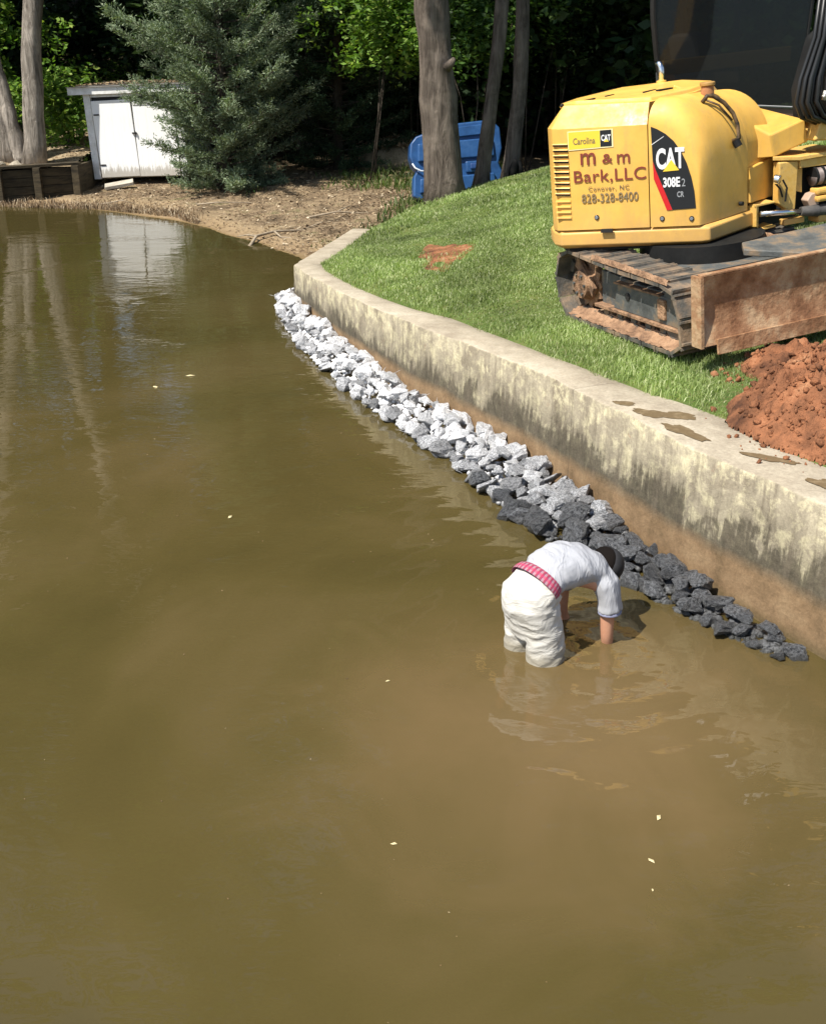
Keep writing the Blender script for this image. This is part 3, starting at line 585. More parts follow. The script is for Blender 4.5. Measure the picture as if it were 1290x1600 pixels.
# the big trunk at the crest of the lawn
z0 = gnd(.55, 19.3); bx, by = .55, 19.3
t = tree_root(bx, by, z0, 'thick rough barked tree trunk rising from the crest of the lawn')
mb = wob_trunk((0, 0, -.15), (-.95, .3, 11),   .305, .19, 26, .12, 1.3, 26, 3)
mb.tube([(-.02, -.22, 2.02), (.06, -.27, 2.10), (.10, -.30, 2.16)], [.08, .06, .03], 10)
mb.build('trunk', M['bark'], t, smooth=True)
lb = MB()
limbs = []
for k in range(9):
    a_ = k * 2.4; L_ = random.uniform(2.6, 4.2); s_ = Vector((-.6 - .1 * k / 2, .2, 5.8 + k * .6)); e = s_ + Vector((math.cos(a_) * L_, math.sin(a_) * L_, random.uniform(1.2, 2.6)))
    lb.tube([s_, s_.lerp(e, .5) + Vector((0, 0, .3)), e], [.12, .08, .03], 7); limbs.append(e)
lb.build('limb', M['bark'], t, smooth=True)
C_ = crown_clumps(380, 6.0, 5.2, 6.2, 15.4, .25); C_[:, 0] -= .2; C_[:, 1] -= 1.2
link('crown', leafmesh('crown', leaves(C_, 60, 1.0, .16, .7)), M['leaf_mid'], t)
# two slim trunks right of it
def slim(x, y, top, r0, r1, lab, seed, m='bark_dark'):
    z = gnd(x, y); t = tree_root(x, y, z, lab); wob_trunk((0, 0, -.1), top, r0, r1, 22, .16, 1.3, 16, seed).build('trunk', M[m], t, smooth=True); return t
t1 = slim(1.18, 20.2, (.85, .5, 8), .125, .08, 'slim trunk leaning right in front of the blue boat, beside the thick trunk', 11, 'bark')
t2 = slim(1.74, 20.9, (.45, .6, 9), .14, .09, 'slim dark trunk at the right end of the blue boat', 12, 'bark')
for t, s_ in ((t1, 2), (t2, 3)):
    C_ = crown_clumps(70, 2.6, 2.6, 2.2, 8.6, .3); link('crown', leafmesh('crown', leaves(C_, 55, .8, .13, .7)), M['leaf_mid'], t)
# clump of stems on the terrace at the left
def stem_tree(x, y, stems, lab, crown, mname='bark_pale', seed=0):
    z = float(z_terr(x, y)); t = tree_root(x, y, z, lab)
    for k, (b0, b1, r0, r1) in enumerate(stems): wob_trunk(b0, b1, r0, r1, 20, .10, 1.2, 16, seed + k).build('trunk', M[mname], t, smooth=True)
    if crown is not None: link('crown', leafmesh('crown', leaves(crown, 55, 1.0, .16, .7)), M['leaf_mid'], t)
    return t
C_ = crown_clumps(230, 4.6, 4.4, 5.6, 15.8, .25); C_[:, 0] += .8; C_[:, 1] += .3
stem_tree(-8.25, 25.2, [((.08, 0, -.1), (1.35, .3, 11), .225, .14)], 'thick pale grey trunk standing alone behind the timber wall', C_, seed=31)
C_ = crown_clumps(70, 2.3, 2.3, 2.3, 9.8, .3); C_[:, 0] -= 1.7; C_[:, 1] += 2.0
stem_tree(-8.72, 25.5, [((.0, 0, -.1), (-1.9, .3, 8.5), .26, .12), ((.16, -.05, -.1), (-.25, .1, 3.0), .20, .10)], 'forked pale trunk leaning left at the left edge', C_, seed=41)
t = tree_root(-2.8, 31, gnd(-2.8, 31), 'shadowy trunk rising behind the cedar'); wob_trunk((0, 0, -.1), (-.1, 0, 11), .24, .15, 16, .1, 1.2, 14, 61).build('trunk', M['bark_pale'], t, smooth=True)
link('crown', leafmesh('crown', leaves(crown_clumps(90, 3.5, 3.2, 3.2, 11, .3), 55, 1, .17, .7)), M['leaf_mid'], t)

# the cedar
def cedar(x, y, lab, H_=7.5, Rm=1.9, mname='needle', dens=1.15, seed=5, z=None, twist=0, tuft=.075):
    rg = np.random.default_rng(seed); rr = random.Random(seed); z = gnd(x, y) if z is None else z; t = tree_root(x, y, z, lab, name='cedar')
    MB().tube([(0, 0, -.1), (.05, 0, H_ * .5), (0, 0, H_ * .98)], [.13, .08, .02], 10).build('trunk', M['bark_dark'], t, smooth=True)
    br = MB(); P, D = [], []
    nb = int(210 * dens)
    for k in range(nb):
        h = .02 + (H_ - .4) * (k / nb) ** 1.1; a_ = k * 2.39996 + rr.uniform(-.3, .3); ht = h / H_
        L_ = Rm * min(1, .66 + ht * 1.6) * (1 - max(0, ht - .42) / .62) ** .8 * rr.uniform(.55, 1.12); rise = rr.uniform(.05, .5) * L_ * (1 if h > .5 else .4)
        s_ = Vector((0, 0, h)); e = s_ + Vector((math.cos(a_) * L_, math.sin(a_) * L_, rise)); br.tube([s_, s_.lerp(e, .6) + Vector((0, 0, -.06 * L_)), e], [.022, .014, .005], 4, cap=False)
        ns = max(4, int(L_ * 11))
        for q in range(ns):
            f_ = .28 + .74 * q / ns; p = s_.lerp(e, f_) + Vector((0, 0, -.06 * L_ * math.sin(f_ * PI)))
            for _ in range(2):
                dv = Vector((math.cos(a_), math.sin(a_), .35)) + Vector((rr.gauss(0, .75), rr.gauss(0, .75), rr.gauss(.1, .3))); dv.normalize(); sl_ = rr.uniform(.14, .34) * (1.15 - .5 * f_) * (.6 + .3 * L_)
                P.append(p); D.append(dv * sl_)
    P = np.array(P); D = np.array(D); per = 24; n = len(P) * per
    f_ = rg.uniform(.0, 1.05, (n, 1)); p = np.repeat(P, per, 0) + np.repeat(D, per, 0) * f_ + rg.normal(0, .030, (n, 3))
    d = np.repeat(D, per, 0); d /= np.linalg.norm(d, axis=1)[:, None]; d = d + rg.normal(0, .55, (n, 3)) + [0, 0, .12]; d /= np.linalg.norm(d, axis=1)[:, None]
    b = np.cross(d, rg.normal(0, 1, (n, 3))); b /= np.linalg.norm(b, axis=1)[:, None]; L_ = tuft * rg.uniform(.6, 1.4, (n, 1)); wv = b * tuft * .13
    V = np.stack([p, p + d * L_ * .55 - wv, p + d * L_, p + d * L_ * .55 + wv], 1).reshape(-1, 3)
    br.build('branch', M['bark_dark'], t); link('crown', leafmesh('crown', V), M[mname], t); return t
cedar(-3.95, 24.6, 'full grey green cedar with feathery sprays overlapping the right side of the white shed')
M['needle_shaded'] = leafmat('needle_shaded', (.018, .04, .018), (.035, .065, .028), (.06, .09, .04), .1, .7)  # darkened copy of the cedar needles, their shade put into the colour
cedar(-1.7, 26.6, 'dark shaded cedar to the right behind the sunlit one', 6.5, 2.0, 'needle_shaded', .75, 6)
cedar(.4, 28.5, 'black green cedar deep in the shade left of the thick trunk', 6.0, 1.9, 'needle_shaded', .6, 8)

# understory: broadleaf saplings and bushes
def bush(x, y, r, h, n, lab, m, size=.07, seed=1, cat='bush', zc=None, trunk=True, name='bush', per=55, grp=None, sp=.38):
    rg = np.random.default_rng(seed); z = gnd(x, y); t = empty(name, (x, y, z), lab, cat, grp)
    C_ = crown_clumps(n, r, r, h / 2, zc or h / 2, .25, rg)
    st = MB()
    for k in range(3):
        c_ = C_[k * 3 % len(C_)]; st.tube([(0.05 * k - .15, 0, -.05), (c_[0] * .4, c_[1] * .4, c_[2] * .5), tuple(c_[:3])], [.018, .012, .006], 5)
    st.build('stems' if not trunk else 'trunk', M['bark_dark'], t, smooth=True)
    link('crown', leafmesh('crown', leaves(C_, per, sp, size, .8, .55, .2, rg)), M[m], t); return t
bush(-8.05, 27.4, 1.0, 2.9, 70, 'leafy sunlit bush between the left trunk and the shed', 'leaf_bright', .065, 71)
bush(-10.2, 28.6, 1.8, 4.6, 80, 'broad green bush behind the trunks at the left edge', 'leaf_bright', .075, 72)
bush(-8.2, 32, 1.6, 2.4, 50, 'bright low shrub glimpsed between the left trunks', 'leaf_bright', .07, 73)
bush(-.75, 24.6, 1.5, 3.0, 95, 'sapling with bright yellow green leaves left of the thick trunk', 'leaf_bright', .062, 74, 'tree', 3.05, name='sapling', sp=.40)
bush(-2.0, 27.6, 1.6, 2.6, 70, 'leafy green maple sapling above the cedar tops', 'leaf_bright', .07, 75, 'tree', 4.1, name='sapling')
bush(1.35, 23.9, 1.3, 2.4, 75, 'green leafed sapling hanging over the blue boat', 'leaf_mid', .065, 76, 'tree', 3.0, name='sapling')
bush(.15, 27.0, 1.5, 2.8, 80, 'leafy green sapling directly behind the thick trunk', 'leaf_bright', .07, 84, 'tree', 4.3, name='sapling')
bush(-3.4, 29.2, 1.7, 2.6, 70, 'pale leaved sapling high behind the cedar', 'leaf_bright', .075, 85, 'tree', 4.6, name='sapling')
bush(2.5, 24.9, 1.2, 2.6, 60, 'mid green sapling between the slim trunks and the machine', 'leaf_mid', .065, 86, 'tree', 3.7, name='sapling')
bush(3.2, 25.5, 1.5, 3.2, 50, 'dim green sapling behind the yellow machine', 'leaf_shaded', .075, 77, 'tree', 3.6, name='sapling')
bush(-5.6, 30.0, 1.7, 2.6, 50, 'dark shrub rising behind the shed roof', 'leaf_shaded', .08, 78, zc=2.2)
# taller trees in the wood behind
crown_me = [leafmesh('crown', leaves(crown_clumps(120, 4.3, 4.3, 4.6, 10.5, .25, np.random.default_rng(90 + k)), 52, 1.15, .2, .75, r_=np.random.default_rng(95 + k))) for k in range(2)]
under_me = [leafmesh('crown', leaves(crown_clumps(90, 2.6, 2.6, 2.7, 2.8, .1, np.random.default_rng(190 + k)), 48, .75, .12, .8, r_=np.random.default_rng(195 + k))) for k in range(2)]
for m_ in crown_me: m_.materials.append(M['leaf_mid'])
for m_ in under_me: m_.materials.append(M['leaf_shaded'])
tall_me = wob_trunk((0, 0, -.2), (.3, .2, 11), .26, .13, 12, .2, 1.25, 12, 200); _o = tall_me.build('trunk', M['bark_dark'], smooth=True); tall_me = _o.data; bpy.data.objects.remove(_o)
short_me = wob_trunk((0, 0, -.2), (.2, .1, 3.2), .09, .04, 8, .15, 1.2, 8, 201); _o = short_me.build('trunk', M['bark_dark'], smooth=True); short_me = _o.data; bpy.data.objects.remove(_o)
SP = [(-14, 31), (-9.8, 35.5), (-5.2, 34.2), (-1.0, 34.5), (2.2, 30.2), (5.6, 27.6), (5.2, 33.5), (9.2, 30.5), (8.6, 23.8), (12.5, 26), (-16.5, 28.5), (-11.5, 37), (-4, 38), (2.5, 38), (9, 37), (14, 34), (-19, 35), (18, 29)]
for k, (x_, y_) in enumerate(SP):
    z = gnd(x_, y_); t = tree_root(x_, y_, z, 'tall tree deep in the dark wood behind the shore', 'tree', 'tall trees in the dark wood'); t.rotation_euler[2] = k * 1.7; s_ = random.uniform(1.0, 1.35); t.scale = (s_,) * 3
    link('trunk', tall_me, None, t); link('crown', crown_me[k % 2], None, t)
UP = [(-12.5, 28.5), (-11, 33), (-7.5, 33.5), (-4.6, 30.5), (-3.6, 33.5), (-.2, 31.5), (1.6, 27.2), (3.4, 29.5), (5.4, 24.6), (7, 29), (8.2, 26), (11, 28), (2.4, 33.5), (-9.5, 37), (-6, 36.5), (-1, 37), (4.6, 36), (9, 34), (13, 31), (10.5, 22.5), (-14.5, 34), (6.5, 22.0), (13.5, 25)]
for k, (x_, y_) in enumerate(UP):
    z = gnd(x_, y_); t = empty('understory_tree', (x_, y_, z), 'dark leafy young tree filling the shade of the wood', 'tree', 'young trees filling the wood', (0, 0, k * 2.1)); s_ = random.uniform(.85, 1.25); t.scale = (s_, s_, s_ * 1.1)
    link('trunk', short_me, None, t); link('crown', under_me[k % 2], None, t)
# far foliage mass closing the view
n = 900; P = np.stack([rng.uniform(-40, 40, n), rng.uniform(42, 50, n), rng.uniform(0, 20, n), rng.uniform(.8, 1.6, n)], 1)
fw = link('far_woods', leafmesh('far_woods', leaves(P, 40, 1.7, .42, .9)), M['leaf_shaded']); tag(fw, 'dark unbroken woodland closing the view', 'woods', kind='stuff')
# pale house glimpsed behind the cedar
hs = empty('house', (-4.6, 40.5, 1.9), 'pale grey house barely glimpsed through the leaves behind the cedar', 'house')
gw = noisy('house_wall', [(.3, (.45, .43, .40)), (.7, (.6, .58, .54))], 2, .8, .1); MB().box((0, 3, 1.2), (7, 6, 2.4)).build('wall', gw, hs)
rf_ = MB().prism([(-3.9, -.5, 2.3), (-3.9, 6.5, 2.3), (-3.9, 3, 4.1)], (7.8, 0, 0)).build('roof', noisy('house_roof', [(.3, (.25, .23, .22)), (.7, (.4, .38, .36))], 5, .9, .3), hs)
for x_ in (-2.3, 0, 2.3):
    f_ = MB().box((x_, -.03, 1.4), (1.0, .08, 1.1)).build('window', mat('win_frame', (.7, .7, .68), .5), hs); MB().box((x_, -.075, 1.4), (.84, .03, .94)).build('pane', mat('win_pane', (.02, .025, .03), .08), f_)

# ---------------------------------------------------------------- blue boat behind the trunk
def boat():
    bl = mat('blue_plastic', (.022, .13, .42), .38, .5); n = N(bl); v = n.co('Object'); n.col(n.ramp(n.noise(v, 3, 6, .7), [(.3, (.008, .035, .11)), (.55, (.018, .075, .21)), (.75, (.05, .12, .26))])); n.bump(n.noise(v, 25, 4), .15, .01)  # blue lowered to stand in for leaf shade on the boat
    y_ = 21.3; z_ = gnd(.8, y_)
    t = empty('pedal_boat', (.85, y_, .50), 'blue moulded plastic pedal boat leaning on edge behind the thick trunk', 'boat', rot=(R(-14), R(-3), R(6)))
    # hull seen from its deck side: outline with a waist between the two floats
    W_ = .84
    prof = [(-W_, .06), (-W_ + .03, .42), (-W_ + .10, .52), (-W_ + .02, .60), (-W_ - .02, .78), (-W_ + .01, 1.0), (-W_ + .12, 1.12), (-.1, 1.30), (W_ - .15, 1.34), (W_, 1.18), (W_ + .02, .82), (W_ - .06, .55), (W_ + .01, .4), (W_ - .02, .06), (W_ - .12, 0), (-W_ + .1, 0)]
    MB().prism([(x, 0, z) for x, z in prof], (0, .42, 0)).build('hull', bl, t, bevel=.035)
    for z0, z1 in ((.10, .36), (.66, .98)):
        MB().prism([(-W_ + .12, -.07, z0), (W_ - .14, -.07, z0 + .02), (W_ - .16, -.07, z1 + .03), (-W_ + .14, -.07, z1)], (0, .10, 0)).build('float_rib', bl, t, bevel=.03)
    dk = mat('blue_shadow_well', (.012, .05, .17), .5)  # darker blue painted as the shadow inside the seat wells
    for xc in (-.38, .36):
        s_ = MB().box((xc, -.02, .52), (.42, .12, .2), bev=.03).build('seat_well', bl, t); 
        MB().box((xc + .02, -.10, .52), (.30, .06, .10), bev=.02).build('well_shadow', dk, s_)
    MB().prism([(-.3, -.05, 1.04), (W_ - .2, -.05, 1.08), (W_ - .24, -.05, 1.26), (-.25, -.05, 1.22)], (0, .08, 0)).build('bow_panel', bl, t, bevel=.02)
    MB().tube([(-W_ + .02, -.03, .64), (-W_ + .06, -.06, .56), (-W_ + .16, -.07, .5), (-W_ + .3, -.07, .48)], .015, 6).build('rub_rail', mat('white_rail', (.6, .66, .72), .5), t, smooth=True)
boat()
bag = MB()
bag.tube([(0, 0, 0), (.02, 0, .12), (.04, .0, .24), (.05, 0, .31)], [.07, .085, .06, .02], 10).tube([(.17, 0, 0), (.14, .02, .15), (.13, .02, .28)], [.05, .045, .015], 8).tube([(-.04, 0, .01), (.1, -.05, .015), (.28, 0, .01)], [.03, .04, .03], 8)
bg_ = bag.build('rubber_boots', mat('black_rubber', (.010, .010, .010), .9, .1), smooth=True); bg_.location = (1.72, 20.2, gnd(1.72, 20.2)); tag(bg_, 'pair of black rubber boots at the foot of the slim dark trunk', 'boots')

# ---------------------------------------------------------------- leaf pile, driftwood, ground litter, weeds
def scatter_litter(name, P, s, lab, kind='stuff', m='litter', up=.25):
    n = len(P); A = rng.normal(0, 1, (n, 3)); A[:, 2] *= up; A /= np.linalg.norm(A, axis=1)[:, None]; B = np.cross(A, rng.normal(0, .35, (n, 3)) + [0, 0, 1]); B /= np.linalg.norm(B, axis=1)[:, None]
    long = rng.uniform(0, 1, (n, 1)) < .6; L_ = s[:, None] * np.where(long, 2.2, .8); W_ = s[:, None] * np.where(long, .10, .5)
    V = np.stack([P - A * L_, P - B * W_, P + A * L_, P + B * W_], 1).reshape(-1, 3); return tag(link(name, leafmesh(name, V), M[m]), lab, 'litter', kind=kind)
n = 52000; x = rng.uniform(-10, 1.5, n); y = rng.uniform(16.5, 27.5, n); S = np.array(SHORE); d = y - np.interp(x, S[:, 0], S[:, 1]); dw, _ = wdist(np.stack([x, y], 1))
k = (d > .08) & (dw < .1) & ~((x < -7.1) & (y > 23.9)); dens = np.clip(.62 + .5 * fbm(x, y, 1.2, 3, 31), .05, 1) * np.clip(d / .5, .15, 1); k &= rng.uniform(0, 1, n) < dens; x, y = x[k], y[k]
P = np.stack([x, y, z_shore(x, y) + rng.uniform(.0, .025, len(x))], 1)
scatter_litter('shore_litter', P, rng.uniform(.02, .055, len(x)), 'dry reeds, twigs and dead leaves strewn over the brown shore')
n = 5000; x = rng.uniform(-12, -7.2, n); y = rng.uniform(24.2, 30, n); k = y > np.interp(x, [-11.5, -8.55, -7.15], [23.8, 24.2, 25.1]); x, y = x[k], y[k]
scatter_litter('terrace_litter', np.stack([x, y, z_terr(x, y) + .01], 1), rng.uniform(.02, .06, len(x)), 'dry leaves on the terrace around the trunks')
n = 9000; x = rng.uniform(-3.4, 2.2, n); y = rng.uniform(18.6, 26, n); S = np.array(SHORE); d = y - np.interp(x, S[:, 0], S[:, 1]); dw, _ = wdist(np.stack([x, y], 1))
k = (d > .9) & ((dw < .15)) & (rng.uniform(0, 1, n) < np.clip(.25 + .8 * fbm(x, y, 1.0, 3, 41) + np.clip((x + 1.3) * .45, -.5, 1), 0, 1)); x, y = x[k], y[k]
wd_ = blades('shore_weeds', np.stack([x, y, z_shore(x, y)], 1), rng.uniform(.05, .16, len(x)) * np.where(x > -.8, 1.8, 1), rng.uniform(.012, .03, len(x)), M['weed'], 1.1); tag(wd_, 'patchy green weeds and low brush between the shore and the lawn', 'weeds', kind='stuff')
n = 5200; x = rng.uniform(-10, -2.5, n); S = np.array(SHORE); y = np.interp(x, S[:, 0], S[:, 1]) + np.abs(rng.normal(0, .35, n)) + .05
k = x < -4.0; x, y = x[k], y[k]
rd = blades('dead_reeds', np.stack([x, y, z_shore(x, y)], 1), rng.uniform(.04, .15, len(x)), rng.uniform(.006, .016, len(x)), M['litter'], 1.4); tag(rd, 'matted dead reeds along the water edge in front of the shed', 'reeds', kind='stuff')
pl = link('leaf_pile', leafmesh('leaf_pile', leaves(np.array([(rng.normal(0, .45), rng.normal(0, .3), abs(rng.normal(0, .08)), 1) for _ in range(60)]), 26, .22, .05, .4)), M['litter']); pl.location = (-.35, 27.0, gnd(-.35, 27.0) + .45)
tag(pl, 'low pile of raked brown leaves in the shade left of the blue boat', 'leaf pile')
mound = MB(); bm = bmesh.new(); bmesh.ops.create_uvsphere(bm, u_segments=24, v_segments=12, radius=1); bmesh.ops.scale(bm, vec=(1.1, .8, .45), verts=bm.verts); mound.bm(bm)
mo = mound.build('soil_core', M['terr'], pl, smooth=True); mo.location = (0, 0, -.42)
dw_ = noisy('driftwood', [(.3, (.16, .12, .08)), (.65, (.38, .31, .22))], 8, .9, .6, .01)
def branch(name, x, y, pts, r, lab):
    z = gnd(x, y); mb = MB()
    for (ps, r0) in zip(pts, r): mb.tube([Vector(p) for p in ps], [r0 * (1 - .7 * i / (len(ps) - 1)) for i in range(len(ps))], 7)
    o = mb.build(name, dw_, smooth=True); o.location = (x, y, z); tag(o, lab, 'branch')
branch('driftwood_branch', -2.75, 19.2, [[(0, -.15, .02), (.08, .25, .14), (.35, .55, .17), (.8, .8, .15), (1.3, .95, .12), (1.8, 1.2, .08)], [(.08, .25, .14), (-.12, .5, .12), (-.3, .55, .08)], [(.35, .55, .17), (.5, .25, .12), (1.0, .2, .08), (1.5, .35, .06)], [(.8, .8, .15), (1.1, 1.3, .2), (1.5, 1.6, .16)]], [.030, .02, .022, .018], 'forked driftwood branch lying at the sandy waterline near the wall corner')
branch('driftwood_branch', -1.9, 21.0, [[(0, 0, .03), (.5, .2, .1), (1.1, .1, .08), (1.7, .3, .05)], [(.5, .2, .1), (.7, .6, .15), (.9, .8, .1)]], [.02, .014], 'thin fallen branch on the weeds farther up the shore')
branch('driftwood_branch', -4.3, 22.9, [[(0, 0, .03), (.4, -.1, .08), (1.0, .05, .06), (1.5, -.05, .03)]], [.018], 'short bare stick lying on the dry reeds right of the shed doors')
branch('driftwood_branch', -6.4, 23.6, [[(0, 0, .03), (.4, .1, .1), (.7, .05, .04)], [(.4, .1, .1), (.5, .3, .14)]], [.018, .012], 'small pale snag at the waterline below the timber wall')
# sparse scum and seed specks drifting on the surface
nS = 170; sx = rng.uniform(-4.5, 1.6, nS); sy = rng.uniform(2.6, 14, nS); kk = wdist(np.stack([sx, sy], 1), WA)[0] < -.8; sx, sy = sx[kk], sy[kk]; sz = rng.uniform(.0015, .0042, len(sx)) * np.interp(sy, [2.6, 14], [.8, 2.2]); an = rng.uniform(0, 6.3, len(sx))
A_ = np.stack([np.cos(an), np.sin(an), 0 * an], 1) * sz[:, None] * 1.8; B_ = np.stack([-np.sin(an), np.cos(an), 0 * an], 1) * sz[:, None] * .8; Pc = np.stack([sx, sy, 0 * sx + .003], 1)
tag(link('floating_specks', leafmesh('floating_specks', np.stack([Pc - A_, Pc - B_, Pc + A_, Pc + B_], 1).reshape(-1, 3)), M['litter']), 'tiny specks of scum and seed drifting on the lake', 'scum', kind='stuff')
# specks floating on the water
fl = mat('floating_leaf', (.62, .52, .28), .7)
for k, (x_, y_, s_) in enumerate([(-.085, 3.97, .016), (1.12, 4.15, .022), (1.03, 3.86, .020), (-2.32, 11.3, .05), (-1.35, 7.6, .03), (-2.6, 10.9, .04), (-.14, 5.32, .014), (1.0, 3.68, .009)]):
    m_ = MB().add([(-s_, 0, 0), (-s_ * .2, -s_ * .5, .002), (s_, -.1 * s_, 0), (s_ * .3, s_ * .5, .003), (0, 0, s_ * .25)], [(0, 1, 4), (1, 2, 4), (2, 3, 4), (3, 0, 4), (0, 3, 2, 1)]); o = m_.build('floating_leaf', fl); o.location = (x_, y_, .004); o.rotation_euler[2] = k * 1.1
    tag(o, ['small yellow leaf floating alone in the middle foreground', 'pale curled leaf floating nearer the wall, upper of two', 'pale curled leaf floating nearer the wall, lower of two', 'dry leaf floating far off near the shed reflection', 'dry leaf floating left of the rubble bank', 'second dry leaf floating near the shed reflection', 'tiny leaf floating between the man and the left side', 'tiny speck of leaf below the pair of curled leaves'][k], 'leaf', 'leaves floating on the lake')
# ---------------------------------------------------------------- excavator
EX = empty('excavator', (1.9, 9.0, 1.0), 'yellow compact excavator with grey tracks and raised rusty blade parked on the lawn', 'excavator', rot=(0, -.11, 0))
def m_yellow():
    m = mat('yellow_paint', (.74, .46, .09), .38, .5); n = N(m); v = n.co('Object'); f = n.noise(v, 2.2, 6, .65)
    c = n.ramp(f, [(.3, (.66, .37, .065)), (.6, (.80, .465, .095))]); d = n.ramp(n.noise(n.co('Object', (1, 1, .35)), 9, 8, .75), [(.50, 0.), (.75, .5)])
    c = n.mix(d, c, (.44, .28, .12)); lowd = n.ramp(n.math('ADD', n.sep(v)[2], n.math('MULTIPLY', n.math('SUBTRACT', n.noise(v, 6, 6, .7), .5), .5)), [(.66, .5), (1.0, 0.)]); c = n.mix(lowd, c, (.46, .28, .13)); sc1 = n.ramp(n.noise(n.co('Object', (1, 1, 7)), 10, 3, .8, .6), [(.70, 0.), (.72, .4)]); c = n.mix(sc1, c, (.30, .20, .10)); n.col(c); n.rough(n.ramp(n.noise(v, 5, 8, .75), [(.35, .32), (.65, .68)])); n.bump(n.noise(v, 60, 3), .05, .003); return m
YL = m_yellow(); M['yellow'] = YL
yt = mat('yellow_worn', (.62, .36, .07), .55); n = N(yt); n.col(n.ramp(n.noise(n.co('Object'), 12, 8, .75), [(.35, (.62, .36, .07)), (.55, (.66, .42, .12)), (.68, (.30, .17, .07))])); n.bump(n.noise(n.co('Object'), 30, 6), .3, .01)
BK = noisy('black_steel', [(.3, (.008, .008, .008)), (.7, (.02, .02, .019))], 6, .6, .2, .005, spec=.2)
DK = mat('dark_gap', (.01, .009, .008), .8)  # near-black colour standing in for shade in gaps, slots and cavities
DG = noisy('worn_grey_steel', [(.3, (.045, .048, .048)), (.5, (.10, .105, .10)), (.62, (.20, .15, .10)), (.75, (.33, .21, .13))], 5, .6, .6, .01, 26)
CH = mat('chrome', (.75, .75, .75), .16, metal=1)
RU = noisy('rusty_blade', [(.28, (.075, .032, .016)), (.40, (.22, .105, .05)), (.50, (.34, .19, .10)), (.58, (.44, .30, .175)), (.70, (.31, .145, .065))], 3.2, .6, .9, .015, 18)
HS = mat('rubber_hose', (.012, .012, .012), .42)
V2 = lambda x, y: Vector((x, y))
E1 = V2(1.01, -.43).normalized(); P0 = V2(-.46, .69); D2 = V2(.727, .687); NT = V2(-E1.y, E1.x) * -1   # outward normal of the rear face
NT = V2(E1.y, -E1.x)
Q0 = V2(.55, .26); N2 = V2(.687, -.726)
def inset(P, d):
    out = []; n = len(P); area = sum(P[i].x * P[(i + 1) % n].y - P[(i + 1) % n].x * P[i].y for i in range(n)); sg = 1 if area > 0 else -1
    for i in range(n):
        a, b, c = P[i - 1], P[i], P[(i + 1) % n]; e, f = (b - a).normalized(), (c - b).normalized(); n1, n2 = V2(-e.y, e.x) * sg, V2(-f.y, f.x) * sg
        m = (n1 + n2).normalized(); out.append(b + m * d / max(.35, m.dot(n1)))
    return out
def rings(name, R_, material, parent, bevel=0, **k):
    mb = MB(); n = len(R_[0]); mb.v = [tuple(p) for r in R_ for p in r]
    for i in range(len(R_) - 1):
        for q in range(n): mb.f.append((i * n + q, i * n + (q + 1) % n, (i + 1) * n + (q + 1) % n, (i + 1) * n + q))
    mb.f.append(tuple(range(n))[::-1]); mb.f.append(tuple((len(R_) - 1) * n + q for q in range(n))); return mb.build(name, material, parent, bevel=bevel, **k)
up3 = lambda P, z: [Vector((p.x, p.y, z)) for p in P]
# skirt / counterweight edge
SK = [V2(-.555, .735), V2(.53, .275), V2(.60, .27), V2(1.10, .76), V2(1.20, 1.2), V2(1.4, 2.0), V2(.9, 2.6), V2(.1, 2.45), V2(-.40, 1.75), V2(-.60, 1.1), V2(-.60, .84)]
sk = rings('counterweight', [up3(inset(SK, .05), .645), up3(inset(SK, .0), .675), up3(SK, .775), up3(inset(SK, .025), .80)], YL, EX, bevel=.012)
def tp(s, z, o=0.004):   # point on the rear (text) face
    q = P0 + E1 * s + NT * o; return Vector((q.x, q.y, z))
def sp(s, z, o=0.0):     # point on the right side face
    q = Q0 + D2 * s + N2 * o; return Vector((q.x, q.y, z))
FD = V2(.96, .28).normalized(); F0 = V2(1.2, .8); FN = V2(FD.y, -FD.x)
def fp(s, z, o=0.0):     # front frame: s forward, o towards the viewer side
    q = F0 + FD * s + FN * o; return Vector((q.x, q.y, z))
MB().box(tuple(tp(.30, .795, .018)), (.10, .02, .03), Matrix.Rotation(math.atan2(E1.y, E1.x), 3, 'Z')).build('notch', DK, sk)
# inner core, blackened to stand in for shade behind the panel seams
core = [V2(-.50, .80), V2(.50, .36), V2(.85, .70), V2(1.0, 1.3), V2(.8, 2.0), V2(.1, 2.1), V2(-.4, 1.6)]
rings('seam_shade_core', [up3(core, .78), up3(core, 1.3), up3(inset(core, .35), 1.55)], DK, EX)
# rear hood: flat rear face, bevel, sloping roof
RP = [V2(-.53, .722), V2(.143, .433), V2(.24, .60), V2(.62, .83), V2(1.02, 1.30), V2(.95, 1.9), V2(.25, 2.15), V2(-.30, 1.7), V2(-.55, 1.15), V2(-.60, .86), V2(-.578, .76)]
RP2 = RP[:1] + [V2(.147, .435)] + RP[2:]
zt = [1.63, 1.615, 1.62, 1.62, 1.62, 1.62, 1.62, 1.62, 1.63, 1.635, 1.635]
ins = inset(RP, .13)
ins[1] = V2(.185, .535); ins[2] = V2(.245, .60); ins[3] = V2(.62, .83)
zr = [1.80, 1.775, 1.775, 1.79, 1.80, 1.81, 1.80, 1.77, 1.77, 1.79, 1.80]
rh = rings('rear_hood', [up3(RP, .806), [Vector((p.x, p.y, z)) for p, z in zip(RP, zt)], [Vector((p.x, p.y, z)) for p, z in zip(ins, zr)]], YL, EX, bevel=.022)
